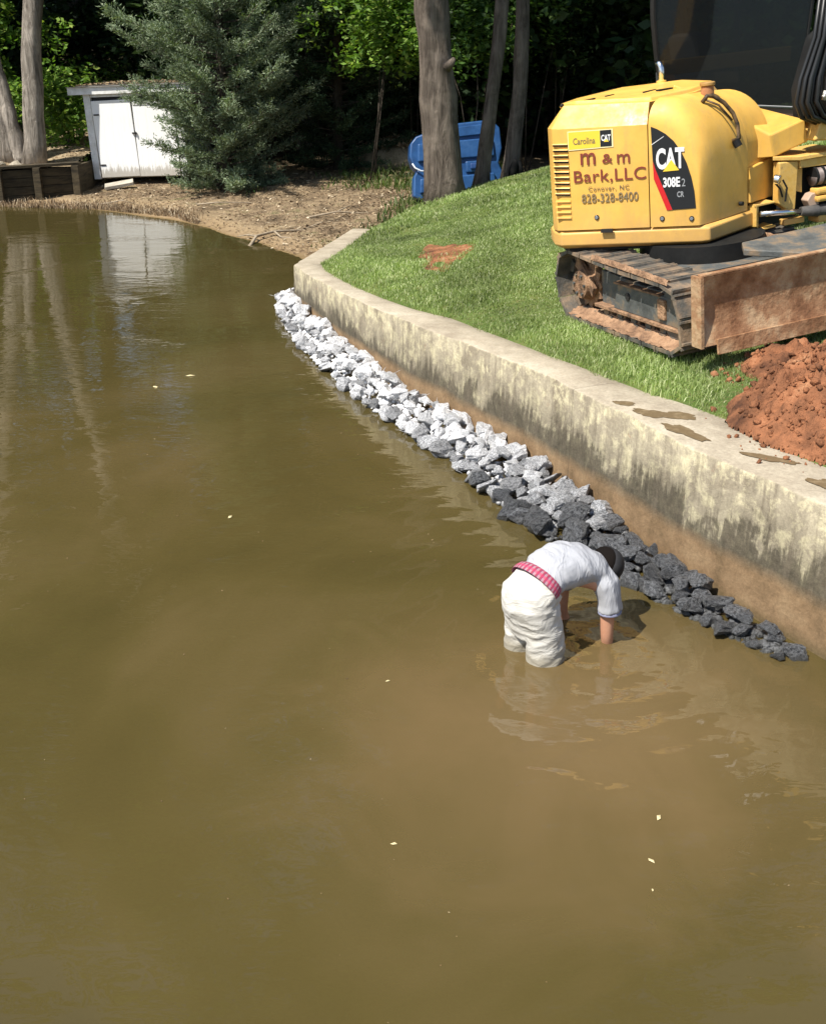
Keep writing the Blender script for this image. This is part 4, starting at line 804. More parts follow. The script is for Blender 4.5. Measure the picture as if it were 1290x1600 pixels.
# raised roof panel with black rubber edge along its left side
rp = [ins[0] + V2(.10, .07), V2(.22, .64), V2(.60, .87), V2(.9, 1.35), V2(.75, 1.85), V2(.2, 1.95), V2(-.28, 1.55), V2(-.47, 1.1)]
rz = [1.79, 1.770, 1.780, 1.795, 1.80, 1.79, 1.765, 1.765]
rf_ = rings('roof_hatch', [[Vector((p.x, p.y, z)) for p, z in zip(rp, rz)], [Vector((p.x, p.y, z + .035)) for p, z in zip(inset(rp, .015), rz)]], YL, EX, bevel=.012)
MB().tube([Vector((-.46, 1.0, 1.79)), Vector((-.36, 1.35, 1.785)), Vector((-.18, 1.66, 1.785)), Vector((.15, 1.95, 1.81))], .014, 6).build('seal', BK, rf_, smooth=True)
for a_, L_ in (((-.22, 1.02, 1.812), .16), ((-.02, 1.22, 1.812), .13), ((.30, 1.12, 1.818), .2)):
    MB().box(a_, (L_, .018, .012), Matrix.Rotation(R(50), 3, 'Z')).build('slot', DK, rf_)
MB().box((.42, 1.06, 1.822), (.16, .05, .012), Matrix.Rotation(R(30), 3, 'Z')).build('hinge', BK, rf_)
# exhaust stub
ex = MB().tube([(.56, 1.90, 1.80), (.56, 1.90, 1.95), (.55, 1.92, 1.99), (.53, 1.95, 2.0)], [.026, .026, .024, .02], 12).build('exhaust_pipe', CH, EX, smooth=True)
MB().tube([(.56, 1.90, 1.79), (.56, 1.90, 1.845)], .045, 14).build('collar', YL, ex, bevel=.005)
# grille slots at the left end of the rear face
gr = MB()
for k in range(10):
    z = 1.515 - k * .044; gr.prism([tp(-.13, z, .004), tp(-.005, z - .006, .004), tp(-.005, z - .026, .004), tp(-.13, z - .018, .004)], tuple(-NT * .02) + (0,))
gr.build('grille_slots', DK, rh)
g2 = MB()
for k in range(10):
    z = 1.515 - k * .044; g2.prism([tp(-.13, z + .004, .009), tp(-.003, z - .002, .009), tp(-.003, z - .010, .016), tp(-.13, z - .003, .016)], tuple(-NT * .012) + (0,))
g2.build('grille_louvres', YL, rh)
g3 = MB()
for k in range(4):
    z = 1.06 - k * .045; g3.prism([tp(-.13, z, .006), tp(-.003, z - .004, .006), tp(-.003, z - .018, .010), tp(-.13, z - .014, .010)], tuple(-NT * .012) + (0,))
g3.build('lower_louvres', YL, rh)
# side hood: barrel with a rounded shoulder
def barrel(name, t0, t1, fil, zlow, sc0=1.0, nT=5):
    mb = MB(); st = []
    if fil:
        for k in range(9): a_ = k / 8 * PI / 2; st.append((t0 + .20 * (1 - math.cos(a_)), math.sin(a_)))
        st += [(t0 + .2 + (t1 - t0 - .2) * k / nT, 1.) for k in range(1, nT + 1)]
    else: st = [(t0 + (t1 - t0) * k / nT, 1.) for k in range(nT + 1)]
    n = None
    for t, f in st:
        rx = .36 + .03 * f; rz_ = .48 + .02 * f; cx = .705 + .005 * f - .01; zc = 1.12 + .19 * f; sR = (cx + rx) * sc0
        pr = [(.664, zlow)] + [(sR, zlow + (zc - zlow) * q / 3) for q in range(4)] + [(cx + rx * math.cos(a_) * sc0, zc + rz_ * math.sin(a_)) for a_ in np.linspace(0, PI / 2, 14)[1:]] + [(.664, zc + rz_)]
        n = len(pr); b = len(mb.v)
        for s, z in pr:
            dd = V2(.5, .87).lerp(D2, min(1, max(0, (s - .664) / .3)) ) if z > 1.3 else D2
            q = P0 + E1 * s + D2 * t; 
            # keep the left edge of the shell on the seam that runs away to the right
            mb.v.append((q.x, q.y, z - .045 * t * max(0, (z - .8))))
        if b:
            for q in range(n): mb.f.append((b - n + q, b - n + (q + 1) % n, b + (q + 1) % n, b + q))
    mb.f.append(tuple(range(n))[::-1]); mb.f.append(tuple(len(mb.v) - n + q for q in range(n))); return mb.build(name, YL, EX, autos=R(38))
sh = barrel('side_hood', 0.0, .655, True, .806)
sf = barrel('shoulder_panel', .668, 1.02, False, 1.14, .985)
SB = [sp(.672, .86, .01), sp(1.03, .86, .01), sp(1.04, 1.19, .01), sp(.672, 1.15, .01)]
MB().prism(SB, tuple(-N2 * .3) + (0,)).build('side_box', YL, EX, bevel=.01)
# channel bracket under it with the swing cylinder
ch = MB(); ch.prism([sp(.70, .66, .05), sp(.735, .64, .05), sp(.735, .84, .05), sp(.70, .835, .05)], tuple(-N2 * .3) + (0,))
ch.prism([fp(-.14, .825, .06), fp(.05, .835, .06), fp(.05, .85, .06), fp(-.14, .845, .06)], tuple(-FN * .3) + (0,)).prism([fp(-.14, .615, .06), fp(.06, .635, .06), fp(.06, .65, .06), fp(-.14, .632, .06)], tuple(-FN * .3) + (0,))
ch.build('channel_bracket', yt, EX, bevel=.004)
MB().prism([sp(.72, .60, -.04), sp(1.5, .60, -.04), sp(1.5, 1.1, -.04), sp(.72, 1.1, -.04)], tuple(-N2 * .5) + (0,)).build('cavity_shade_block', DK, EX)  # black block standing in for the shaded cavity past the skirt
# bolts, hand grab, filler
bm_ = MB()
for s, z in ((.215, .905), (.76, .872), (.998, .862)):
    bm_ = MB().tube([tp(s, z, -.002), tp(s, z, .006)], .021, 16); b_ = bm_.build('bolt_recess', DK, sh if s > .66 else rh, bevel=.002); MB().tube([tp(s, z, .004), tp(s, z, .012)], .014, 12).build('bolt', CH, b_, bevel=.002)
b_ = MB().tube([sp(.525, .885, -.002), sp(.525, .885, .03)], .018, 12).build('bolt', BK, sh)
fil = MB().tube([(.70, .75, 1.74), (.70, .75, 1.83)], [.055, .05], 20).build('filler_neck', noisy('primer', [(.3, (.30, .12, .05)), (.7, (.45, .22, .1))], 8, .7), EX, bevel=.006)
MB().tube([(.70, .75, 1.832), (.70, .75, 1.862)], .062, 20).build('cap', noisy('filler_cap', [(.3, (.25, .13, .04)), (.7, (.45, .27, .09))], 8, .5), fil, bevel=.008)
def barrel_pt(s_ang, t, o=.0):
    a_ = s_ang; cx, zc, rx, rz_ = .70, 1.31, .39, .50; s = cx + (rx + o) * math.cos(a_); z = zc + (rz_ + o) * math.sin(a_); q = P0 + E1 * s + D2 * t; return Vector((q.x, q.y, z - .045 * t * max(0, z - .8)))
gb = MB().tube([barrel_pt(1.02, .33, .0), barrel_pt(1.02, .35, .055), barrel_pt(.98, .38, .07), barrel_pt(.80, .43, .07), barrel_pt(.60, .46, .065), barrel_pt(.42, .46, .06), barrel_pt(.22, .44, .055), barrel_pt(.2, .44, .0)], .017, 8)
gb.tube([barrel_pt(.98, .34, .03), barrel_pt(.8, .38, .05), barrel_pt(.5, .42, .055)], .009, 6)
gr_ = gb.build('grab_handle', noisy('worn_black', [(.4, (.03, .022, .015)), (.65, (.18, .11, .05))], 14, .5), EX, smooth=True)
MB().tube([barrel_pt(.2, .43, .03), barrel_pt(.1, .43, .05)], .032, 12).build('knob', BK, gr_)
# ---- lettering
def text(body, s, z, h, parent, material, wid=None, bold=0., ang=0., shear=0., name='lettering', o=.0065, depth=.0012, plane=0, space=1.0):
    cu = bpy.data.curves.new(name, 'FONT'); cu.body = body; cu.size = 1; cu.extrude = depth; cu.offset = bold; cu.shear = shear; cu.space_character = space; cu.resolution_u = 4
    ob = bpy.data.objects.new(name, cu); sc.collection.objects.link(ob); dg = bpy.context.evaluated_depsgraph_get(); me = bpy.data.meshes.new_from_object(ob.evaluated_get(dg)); bpy.data.objects.remove(ob)
    co = np.array([v.co[:] for v in me.vertices]); mn, mx = co.min(0), co.max(0); k = h / (mx[1] - mn[1]); kx = (wid / (mx[0] - mn[0])) if wid else k
    for v in me.vertices:
        x_, y_ = (v.co.x - mn[0]) * kx, (v.co.y - mn[1]) * k; x2, y2 = x_ * math.cos(ang) - y_ * math.sin(ang), x_ * math.sin(ang) + y_ * math.cos(ang); v.co = tp(s + x2, z + y2, o + v.co.z)
    me.name = name; return link(name, me, material, parent)
def plate(name, pts, th, material, parent, o=.0025): return MB().prism([tp(s, z, o) for s, z in pts], tuple(NT * th) + (0,)).build(name, material, parent)
MAR = mat('maroon_lettering', (.20, .035, .02), .5); GREY = mat('grey_lettering', (.20, .15, .08), .5); WH = mat('white_lettering', (.8, .8, .8), .4); BKP = mat('black_decal', (.012, .013, .015), .3); RD = mat('red_decal', (.55, .012, .015), .35); YP = mat('yellow_decal', (.85, .58, .05), .45); CRM = mat('cream_decal', (.85, .75, .42), .45); LG = mat('light_grey_decal', (.30, .31, .32), .4)
dl = plate('dealer_decal', [(.0, 1.455), (.378, 1.462), (.378, 1.604), (.0, 1.607)], .0012, CRM, rh)
plate('decal_face', [(.006, 1.463), (.270, 1.468), (.270, 1.598), (.006, 1.600)], .0006, YP, dl, .004)
text('Carolina', .045, 1.500, .052, dl, GREY, wid=.185, bold=.012, o=.0055)
plate('black_square', [(.272, 1.470), (.366, 1.470), (.366, 1.598), (.272, 1.598)], .0008, BKP, dl, .0042)
text('CAT', .281, 1.515, .048, dl, WH, wid=.078, bold=.03, o=.006)
plate('triangle', [(.30, 1.507), (.345, 1.507), (.3225, 1.53)], .0006, YP, dl, .0068)
text('m', .100, 1.335, .095, rh, MAR, wid=.125, bold=.006); text('&', .282, 1.338, .074, rh, MAR, wid=.085, bold=.002); text('m', .405, 1.332, .072, rh, MAR, wid=.105, bold=.004)
text('Bark,LLC', .038, 1.180, .112, rh, MAR, wid=.60, bold=.002, ang=R(.3), space=1.05)
text('Conover, NC', .155, 1.118, .042, rh, GREY, wid=.34, bold=-.004, space=1.2)
text('828-328-8400', .095, 1.028, .072, rh, GREY, wid=.475, bold=.004)
# model decal: black leaf-shaped panel with a curved right edge
def arc_pts(n_=12):
    # right edge follows the shoulder
    return [(.70 + .345 * math.cos(a_), 1.10 + .50 * math.sin(a_)) for a_ in np.linspace(R(2), R(84), n_)]
ap = [(.675, 1.600)] + arc_pts()[::-1][0:]
ap = [(.685, 1.597), (.735, 1.575), (.80, 1.535), (.865, 1.475), (.92, 1.395), (.965, 1.30), (1.0, 1.19), (1.022, 1.08), (1.033, .945), (.80, .938), (.70, 1.19), (.692, 1.40)]
md = plate('model_decal', ap, .0014, BKP, sh, .0035)
plate('red_band', [(.700, 1.195), (.800, .938), (.845, .939), (.716, 1.262), (.697, 1.33)], .0008, RD, md, .0055)
plate('white_line', [(.688, 1.455), (.69, 1.462), (.79, 1.520), (.785, 1.513)], .0006, WH, md, .0055)
text('CAT', .722, 1.262, .165, md, WH, wid=.225, bold=.035, o=.0068)
plate('triangle', [(.775, 1.245), (.905, 1.25), (.843, 1.335)], .0008, YP, md, .0092)
text('308E', .775, 1.120, .078, md, WH, wid=.135, bold=.03, o=.0068); text('2', .922, 1.122, .060, md, LG, wid=.03, bold=.0, o=.0068)
text('CR', .885, 1.038, .045, md, LG, wid=.055, bold=.02, o=.0068)
# ---- toolbox wedge
wd = MB(); A = [Vector((*(Q0 + D2 * 1.02 + N2 * -.12), 1.37)), Vector((*(Q0 + D2 * 1.62 + N2 * -.12), 1.40)), Vector((*(Q0 + D2 * 1.40 + N2 * -.62), 1.60)), Vector((*(Q0 + D2 * .60 + N2 * -.70), 1.86))]
A = [fp(.02, 1.385, .02), fp(.345, 1.475, .02), fp(.22, 1.56, -.45), fp(-.62, 1.86, -.45)]
Bv = [fp(.06, 1.20, .02), fp(.385, 1.29, .02), fp(.36, 1.25, -.45), fp(-.62, 1.2, -.45)]
wd.add([*A, *Bv], [(0, 1, 2, 3), (4, 7, 6, 5), (0, 4, 5, 1), (1, 5, 6, 2), (2, 6, 7, 3), (3, 7, 4, 0)]).build('toolbox', YL, EX, bevel=.015)
# ---- cab
CB0 = V2(.6, 2.0); CD = V2(.9, .4).normalized(); CN = V2(CD.y, -CD.x)
def cp(s, z, o=0.0): q = CB0 + CD * s + CN * o; return Vector((q.x, q.y, z))
def rounded(P, r, n_=5):
    out = []
    for i in range(len(P)):
        a, b, c = Vector(P[i - 1]), Vector(P[i]), Vector(P[(i + 1) % len(P)]); r_ = min(r if not isinstance(r, list) else r[i], (a - b).length * .45, (c - b).length * .45); p, q = b + (a - b).normalized() * r_, b + (c - b).normalized() * r_
        for k in range(n_ + 1): t = k / n_; out.append(tuple(p * (1 - t) ** 2 + b * 2 * t * (1 - t) + q * t * t))
    return out
gl = bpy.data.materials.new('tinted_glass'); gl.use_nodes = True; n = N(gl); n.b.inputs['Base Color'].default_value = (.035, .042, .048, 1); n.b.inputs['Roughness'].default_value = .04
trn = n.n('ShaderNodeBsdfTransparent'); trn.inputs[0].default_value = (.46, .46, .44, 1); mx = n.n('ShaderNodeMixShader'); mx.inputs[0].default_value = .30; n.l(trn.outputs[0], mx.inputs[1]); n.l(n.b.outputs[0], mx.inputs[2]); n.l(mx.outputs[0], n.m.node_tree.nodes['Material Output'].inputs[0])
cab_out = rounded([(0.04, 1.66), (1.55, 1.20), (1.62, 1.6), (1.80, 2.75), (1.62, 3.12), (-.05, 3.16), (-.10, 2.4), (-.06, 1.95)], [.25, .05, .1, .2, .2, .2, .1, .2])
frame = MB(); gi = [(a * .965 + .028, (b - 2.2) * .965 + 2.2) for a, b in cab_out]
nn_ = len(cab_out); vs = [cp(a, b, .0) for a, b in cab_out] + [cp(a, b, .0) for a, b in gi] + [cp(a, b, -.05) for a, b in cab_out] + [cp(a, b, -.05) for a, b in gi]; fs = []
for k in range(nn_):
    j = (k + 1) % nn_; fs += [(k, j, nn_ + j, nn_ + k), (2 * nn_ + k, 3 * nn_ + k, 3 * nn_ + j, 2 * nn_ + j), (k, 2 * nn_ + k, 2 * nn_ + j, j), (nn_ + k, nn_ + j, 3 * nn_ + j, 3 * nn_ + k)]
cb = frame.add(vs, fs).build('cab_frame', BK, EX, bevel=.008)
MB().prism([cp(a, b, -.012) for a, b in gi], tuple(-CN * .006) + (0,)).build('side_window', gl, cb)
# cab body behind the glass: roof, rear and far pillars, floor, seat, console
cbm = mat('cab_grey', (.05, .05, .052), .6); intr = mat('cab_trim', (.05, .045, .04), .7)
rf2 = MB().prism([cp(-.05, 3.10, -.02), cp(1.68, 3.06, -.02), cp(1.66, 3.06, -1.02), cp(.55, 3.10, -1.02)], (0, 0, .12)).build('cab_roof', YL, EX, bevel=.04)
for s_, o_ in ((1.62, -1.0), (.95, -1.0)): MB().tube([cp(s_, 1.2, o_), cp(s_ + .02, 3.1, o_)], .035, 8).build('pillar', BK, cb)
MB().prism([cp(.02, 1.1, -.06), cp(.62, 1.1, -1.0), cp(.62, 1.85, -1.0), cp(.02, 1.85, -.06)], tuple(CD * .05) + (0,)).build('rear_panel', cbm, cb)
MB().prism([cp(.1, 1.15, -.07), cp(1.6, 1.05, -.07), cp(1.6, 1.05, -1.0), cp(.66, 1.15, -1.0)], (0, 0, .06)).build('floor', intr, cb)
MB().prism([cp(.64, .95, -.98), cp(1.6, .85, -.98), cp(1.6, 1.75, -.98), cp(.64, 1.85, -.98)], tuple(CN * .04) + (0,)).build('far_door', mat('brown_panel', (.20, .11, .06), .6), cb)
MB().box(tuple(cp(.95, 1.52, -.5)), (.5, .5, .14), Matrix.Rotation(math.atan2(CD.y, CD.x), 3, 'Z'), bev=.04).box(tuple(cp(.70, 1.85, -.5)), (.14, .48, .7), Matrix.Rotation(math.atan2(CD.y, CD.x), 3, 'Z') @ Matrix.Rotation(R(-12), 3, 'Y'), bev=.05).build('seat', mat('seat_cloth', (.03, .03, .032), .9), cb)
MB().prism([cp(.15, 1.62, -.10), cp(.95, 1.48, -.10), cp(1.30, 1.66, -.10), cp(.55, 1.76, -.10)], tuple(-CN * .16) + (0,)).build('side_console', intr, cb, bevel=.02)
MB().prism([cp(.08, 1.87, -.10), cp(1.55, 1.84, -.10), cp(1.56, 1.97, -.10), cp(.08, 2.0, -.10)], tuple(-CN * .03) + (0,)).build('glass_tan_band', yt, cb, bevel=.008)  # added strip standing in for the tan band seen in the lower glass
MB().prism([cp(.18, 1.42, .03), cp(1.60, 1.10, .03), cp(1.60, 1.38, .03), cp(.5, 1.56, .03)], tuple(-CN * .05) + (0,)).build('lower_panel', mat('brown_lower', (.17, .10, .065), .6), cb, bevel=.01)
MB().tube([cp(.5, 1.57, .035), cp(1.60, 1.40, .035)], .010, 6).build('trim_strip', mat('grey_trim', (.35, .34, .33), .5), cb)
# ---- boom foot, swing post, hoses
bf = MB(); bf.prism([fp(.045, 1.175, .02), fp(.25, 1.155, .10), fp(.75, 1.16, .10), fp(.75, 1.16, -.45), fp(.40, 1.16, -.45)], (0, 0, .035))
bo = bf.build('swing_frame', yt, EX, bevel=.008)
MB().prism([fp(.085, .82, .06), fp(.245, .70, .06), fp(.27, 1.15, .06), fp(.085, 1.16, .06)], tuple(-FN * .10) + (0,)).build('swing_post', yt, bo, bevel=.012)
MB().prism([fp(.27, 1.09, .08), fp(.75, 1.08, .08), fp(.75, 1.155, .08), fp(.27, 1.155, .08)], tuple(-FN * .3) + (0,)).build('rib', yt, bo, bevel=.006)
MB().prism([fp(.27, .90, .02), fp(.33, .88, .02), fp(.33, 1.08, .02), fp(.27, 1.08, .02)], tuple(-FN * .2) + (0,)).build('web', yt, bo)
MB().box(tuple(fp(.60, .95, -.18)), (.8, .2, .45), Matrix.Rotation(math.atan2(FD.y, FD.x), 3, 'Z')).build('recess', DK, bo)  # black block painted as the shade of the cavity
cy = MB().tube([fp(.40, 1.00, .06), fp(.90, .99, .06)], .075, 18).build('hydraulic_barrel', noisy('barrel_grey', [(.3, (.10, .08, .07)), (.7, (.28, .22, .2))], 10, .45), bo, smooth=True)
for s_ in (.40, .47, .55): MB().tube([fp(s_, 1.0, .06), fp(s_ + .02, 1.0, .06)], .082, 18).build('band', BK, cy)
MB().box(tuple(fp(.60, .885, .10)), (.42, .12, .055), Matrix.Rotation(math.atan2(FD.y, FD.x), 3, 'Z'), bev=.02).box(tuple(fp(.60, .825, .10)), (.42, .14, .05), Matrix.Rotation(math.atan2(FD.y, FD.x), 3, 'Z'), bev=.02).build('lug', YL, bo)
MB().prism([fp(.32, .82, .12), fp(.36, .87, .12), fp(.42, .88, .12), fp(.44, .76, .12), fp(.35, .76, .12)], tuple(-FN * .1) + (0,)).build('lug', mat('lug_pink', (.42, .30, .22), .6), bo, bevel=.01)
MB().box(tuple(fp(.62, .66, .06)), (.40, .16, .08), Matrix.Rotation(math.atan2(FD.y, FD.x), 3, 'Z'), bev=.02).box(tuple(fp(.24, .655, .02)), (.20, .08, .05), Matrix.Rotation(math.atan2(FD.y, FD.x), 3, 'Z'), bev=.01).build('lower_lug', YL, bo)
ro = MB().tube([fp(-.10, .765, .07), fp(.30, .735, .10)], .024, 16).build('swing_cylinder_rod', CH, EX, smooth=True)
MB().tube([fp(.27, .737, .10), fp(.42, .725, .115)], [.036, .055], 18).tube([fp(.42, .725, .115), fp(.80, .71, .13)], .05, 18).build('swing_cylinder', noisy('cyl_dark', [(.3, (.04, .04, .04)), (.7, (.12, .11, .10))], 9, .4), ro, autos=R(30))
MB().tube([fp(.02, 1.04, .09), fp(.05, 1.03, .13)], .04, 16).build('pin_cap', CH, bo, bevel=.01)
MB().tube([fp(.03, 1.0, .09), fp(.07, .95, .10), fp(.10, .88, .09)], .008, 6).tube([fp(.10, 1.02, .09), fp(.135, .95, .10), (fp(.12, .84, .10))], .008, 6).build('grease_line', BK, bo)
# hose bundle
hz = MB()
for k in range(9):
    o_ = .10 + .035 * (k % 3); dx = .028 * k
    hz.tube([fp(.42 + dx * .6, 2.55, o_), fp(.36 + dx * .7, 2.1, o_), fp(.24 + dx * .9, 1.80, o_), fp(.19 + dx, 1.62, o_ + .02), fp(.25 + dx * 1.1, 1.50, o_ + .01), fp(.42 + dx, 1.43, o_ - .02)], .018, 8)
hz.build('hydraulic_hoses', HS, EX, smooth=True)
MB().prism([fp(.36, 1.44, .02), fp(.75, 1.44, .02), fp(.75, 2.3, .02), fp(.46, 2.1, .02), fp(.33, 1.7, .02)], tuple(-FN * .2) + (0,)).build('hose_cover', BK, EX, bevel=.02)
ft = MB()
for s_, z_, l_ in ((.44, 1.70, .05), (.40, 1.62, .07), (.47, 1.56, .06), (.46, 2.18, .06), (.42, 2.24, .05)): ft.tube([fp(s_, z_, .19), fp(s_ + .01, z_ + l_, .20)], .02, 8).tube([fp(s_ - .02, z_ + l_ * .4, .2), fp(s_ + .03, z_ + l_ * .45, .2)], .013, 8)
ft.build('hose_fitting', noisy('fitting', [(.3, (.35, .33, .3)), (.7, (.7, .68, .62))], 9, .35, metal=.6), EX, smooth=True)
MB().tube([fp(.60, 2.05, .16), fp(.58, 2.3, .16), fp(.60, 2.6, .16)], .075, 16).build('hydraulic_barrel', noisy('silver', [(.3, (.5, .5, .5)), (.7, (.8, .8, .78))], 9, .4), EX, smooth=True)
# boom: side profile extruded, rising out of frame
MB().prism([fp(.36, 1.30, .14), fp(.42, 1.47, .14), fp(.56, 1.53, .14), fp(.8, 1.62, .14), fp(1.3, 2.2, .14), fp(1.5, 3.1, .14), fp(1.75, 3.0, .14), fp(1.6, 2.0, .14), fp(1.1, 1.25, .14), fp(.6, 1.28, .14)], tuple(-FN * .26) + (0,)).build('boom', yt, EX, bevel=.02)

# ---- undercarriage
TD = V2(.66, -1.70).normalized(); WD2 = V2(-TD.y, TD.x); T0 = V2(-.53, .91)
def up(s, wv, z): q = T0 + TD * s + WD2 * wv; return Vector((q.x, q.y, z))
CLAY = noisy('clay_caked_steel', [(.3, (.07, .055, .042)), (.42, (.19, .11, .065)), (.56, (.36, .215, .125)), (.72, (.44, .28, .17))], 6, .9, 1, .03, 24)
SHOE = noisy('track_shoe', [(.3, (.035, .035, .034)), (.47, (.10, .093, .08)), (.57, (.20, .15, .105)), (.72, (.36, .24, .15))], 4, .6, .8, .012, 22)
def track(w0, near=True):
    # outer loop in (s,z)
    L = [(-.12, .16), (-.02, .02), (.10, .012), (1.74, .012), (1.80, .06), (1.815, .12), (1.785, .33), (1.70, .52), (1.64, .545), (.9, .56), (.35, .60), (.08, .62), (-.08, .57), (-.165, .42), (-.165, .28)]
    L = [Vector(p) for p in L]; seg = [(L[(i + 1) % len(L)] - L[i]).length for i in range(len(L))]; per = sum(seg); n_ = 23
    tr = MB()
    for k in range(n_):
        def at(d):
            d %= per
            for i, q in enumerate(seg):
                if d <= q: return L[i].lerp(L[(i + 1) % len(L)], d / q)
                d -= q
            return L[0]
        a, b = at(per * (k + .04) / n_), at(per * (k + .96) / n_); t = (b - a).normalized(); nn = Vector((t.y, -t.x))   # outward
        top = 0 < 1
        pr = [a, b, b - nn * .028, a - nn * .028]
        tr.prism([up(p.x, w0, p.y) for p in pr], tuple(WD2 * .42) + (0,))
        for f_ in (.06, .94):
            c = a.lerp(b, f_); pr = [c - t * .012, c + t * .012, c + t * .008 + nn * .018, c - t * .008 + nn * .018]; tr.prism([up(p.x, w0 + .002, p.y) for p in pr], tuple(WD2 * .416) + (0,))
        c = (a + b) / 2 - nn * .028; pr = [c - t * .055, c + t * .055, c + t * .045 - nn * .055, c - t * .045 - nn * .055]; tr.prism([up(p.x, w0 + .13, p.y) for p in pr], tuple(WD2 * .16) + (0,))
    ct = tr.build('crawler_track', SHOE, EX)
    cl = MB(); 
    rr_ = random.Random(5)
    for lay in range(2):
        ns, nw = (90, 8); b_ = len(cl.v)
        for i_ in range(ns + 1):
            for j_ in range(nw + 1):
                s_ = (-.02 + 1.76 * i_ / ns) if lay == 0 else (.50 + 1.14 * i_ / ns); f_ = j_ / nw
                if lay == 0: q = up(s_, w0 + .004 + .15 * f_, .046 + .055 * f_ ** 2 + .022 * mnoise.noise(Vector((s_ * 14, f_ * 3, 0))) + .012 * mnoise.noise(Vector((s_ * 45, f_ * 7, 2))))
                else: q = up(s_, w0 - .004 + .035 * f_, .618 - .03 * max(0, s_ - .9) * 1.0 - .03 * s_ * .6 + .022 * math.sin(f_ * PI) * (1 + mnoise.noise(Vector((s_ * 22, 3, 0)))) - .02 * (f_ < .05))
                cl.v.append(tuple(q))
        for i_ in range(ns):
            for j_ in range(nw): a_ = b_ + i_ * (nw + 1) + j_; cl.f.append((a_, a_ + 1, a_ + nw + 2, a_ + nw + 1))
    cl.build('caked_clay', CLAY, ct, smooth=True)
    fr = MB(); fr.prism([up(.36, w0 + .17, .17), up(1.52, w0 + .17, .17), up(1.62, w0 + .17, .30), up(1.60, w0 + .17, .42), up(1.05, w0 + .17, .42), up(.36, w0 + .17, .46)], tuple(WD2 * .16) + (0,))
    f = fr.build('track_frame', DG, EX, bevel=.01)
    MB().prism([up(.62, w0 + .125, .18), up(1.70, w0 + .125, .18), up(1.66, w0 + .125, .36), up(1.62, w0 + .125, .40), up(.70, w0 + .125, .40)], tuple(WD2 * .05) + (0,)).build('frame_cover', DG, f, bevel=.008)
    MB().prism([up(.34, w0 + .10, .150), up(1.72, w0 + .10, .150), up(1.72, w0 + .10, .180), up(.34, w0 + .10, .180)], tuple(WD2 * .09) + (0,)).build('lower_flange', CLAY, f, bevel=.006)
    MB().prism([up(.66, w0 + .11, .395), up(1.34, w0 + .11, .395), up(1.34, w0 + .11, .410), up(.66, w0 + .11, .410)], tuple(WD2 * .08) + (0,)).build('upper_flange', CLAY, f)
    MB().box(tuple(up(1.38, w0 + .115, .30)), (.10, .03, .16), Matrix.Rotation(math.atan2(TD.y, TD.x), 3, 'Z'), bev=.01).build('idler_plate', CLAY, f)
    MB().tube([up(.86, w0 + .115, .315), up(.86, w0 + .13, .315)], .032, 10).build('inspection_hole', DK, f)
    for s_ in (.46, .68, .90, 1.12, 1.34): r_ = MB().tube([up(s_, w0 + .16, .115), up(s_, w0 + .32, .115)], .07, 16).build('roller', CLAY, f, autos=R(30)); MB().tube([up(s_, w0 + .145, .115), up(s_, w0 + .17, .115)], .04, 12).build('hub', DG, r_)
    MB().tube([up(1.56, w0 + .13, .285), up(1.56, w0 + .29, .285)], .215, 28).build('idler_wheel', DG, EX, autos=R(30))
    sp_ = MB(); nT = 13; prof = []
    for k in range(nT * 2): a_ = PI * k / nT; r_ = .235 if k % 2 == 0 else .185; prof.append((.13 + r_ * math.cos(a_), .31 + r_ * math.sin(a_)))
    sp_.prism([up(s_, w0 + .17, z_) for s_, z_ in prof], tuple(WD2 * .07) + (0,)); spk = sp_.build('sprocket', CLAY, EX)
    MB().tube([up(.13, w0 + .08, .31), up(.13, w0 + .17, .31)], [.12, .15], 22).build('drive_hub', CLAY, spk, autos=R(30))
    for k in range(6): a_ = k * PI / 3; MB().tube([up(.13 + .09 * math.cos(a_), w0 + .065, .31 + .09 * math.sin(a_)), up(.13 + .09 * math.cos(a_), w0 + .09, .31 + .09 * math.sin(a_))], .014, 6).build('bolt', DG, spk)
    MB().prism([up(.02, w0 + .10, .46), up(.24, w0 + .10, .30), up(.30, w0 + .10, .22), up(.33, w0 + .10, .30), up(.22, w0 + .10, .42), up(.08, w0 + .10, .55)], tuple(WD2 * .04) + (0,)).build('sprocket_guard', CLAY, spk, bevel=.006)
track(0); track(1.45)
MB().prism([up(.45, .36, .30), up(1.30, .36, .30), up(1.30, .36, .50), up(.45, .36, .52)], tuple(WD2 * 1.15) + (0,)).build('lower_frame', DG, EX, bevel=.02)
MB().tube([up(.62, 1.0, .44), up(.62, 1.0, .645)], .52, 36).build('slew_ring', BK, EX, autos=R(30))  # ring made wide and black to stand in for shade beneath the body
rings('under_shade_plate', [up3(inset(SK, .09), .615), up3(inset(SK, .09), .648)], BK, EX)  # black plate added so the underside looks deep in shade
MB().prism([up(.25, .40, .22), up(.25, .40, .50), up(.25, 1.48, .50), up(.25, 1.48, .22)], tuple(TD * 1.3) + (0,)).build('centre_frame', BK, EX, bevel=.02)  # enlarged black block, stands in for shade between the tracks
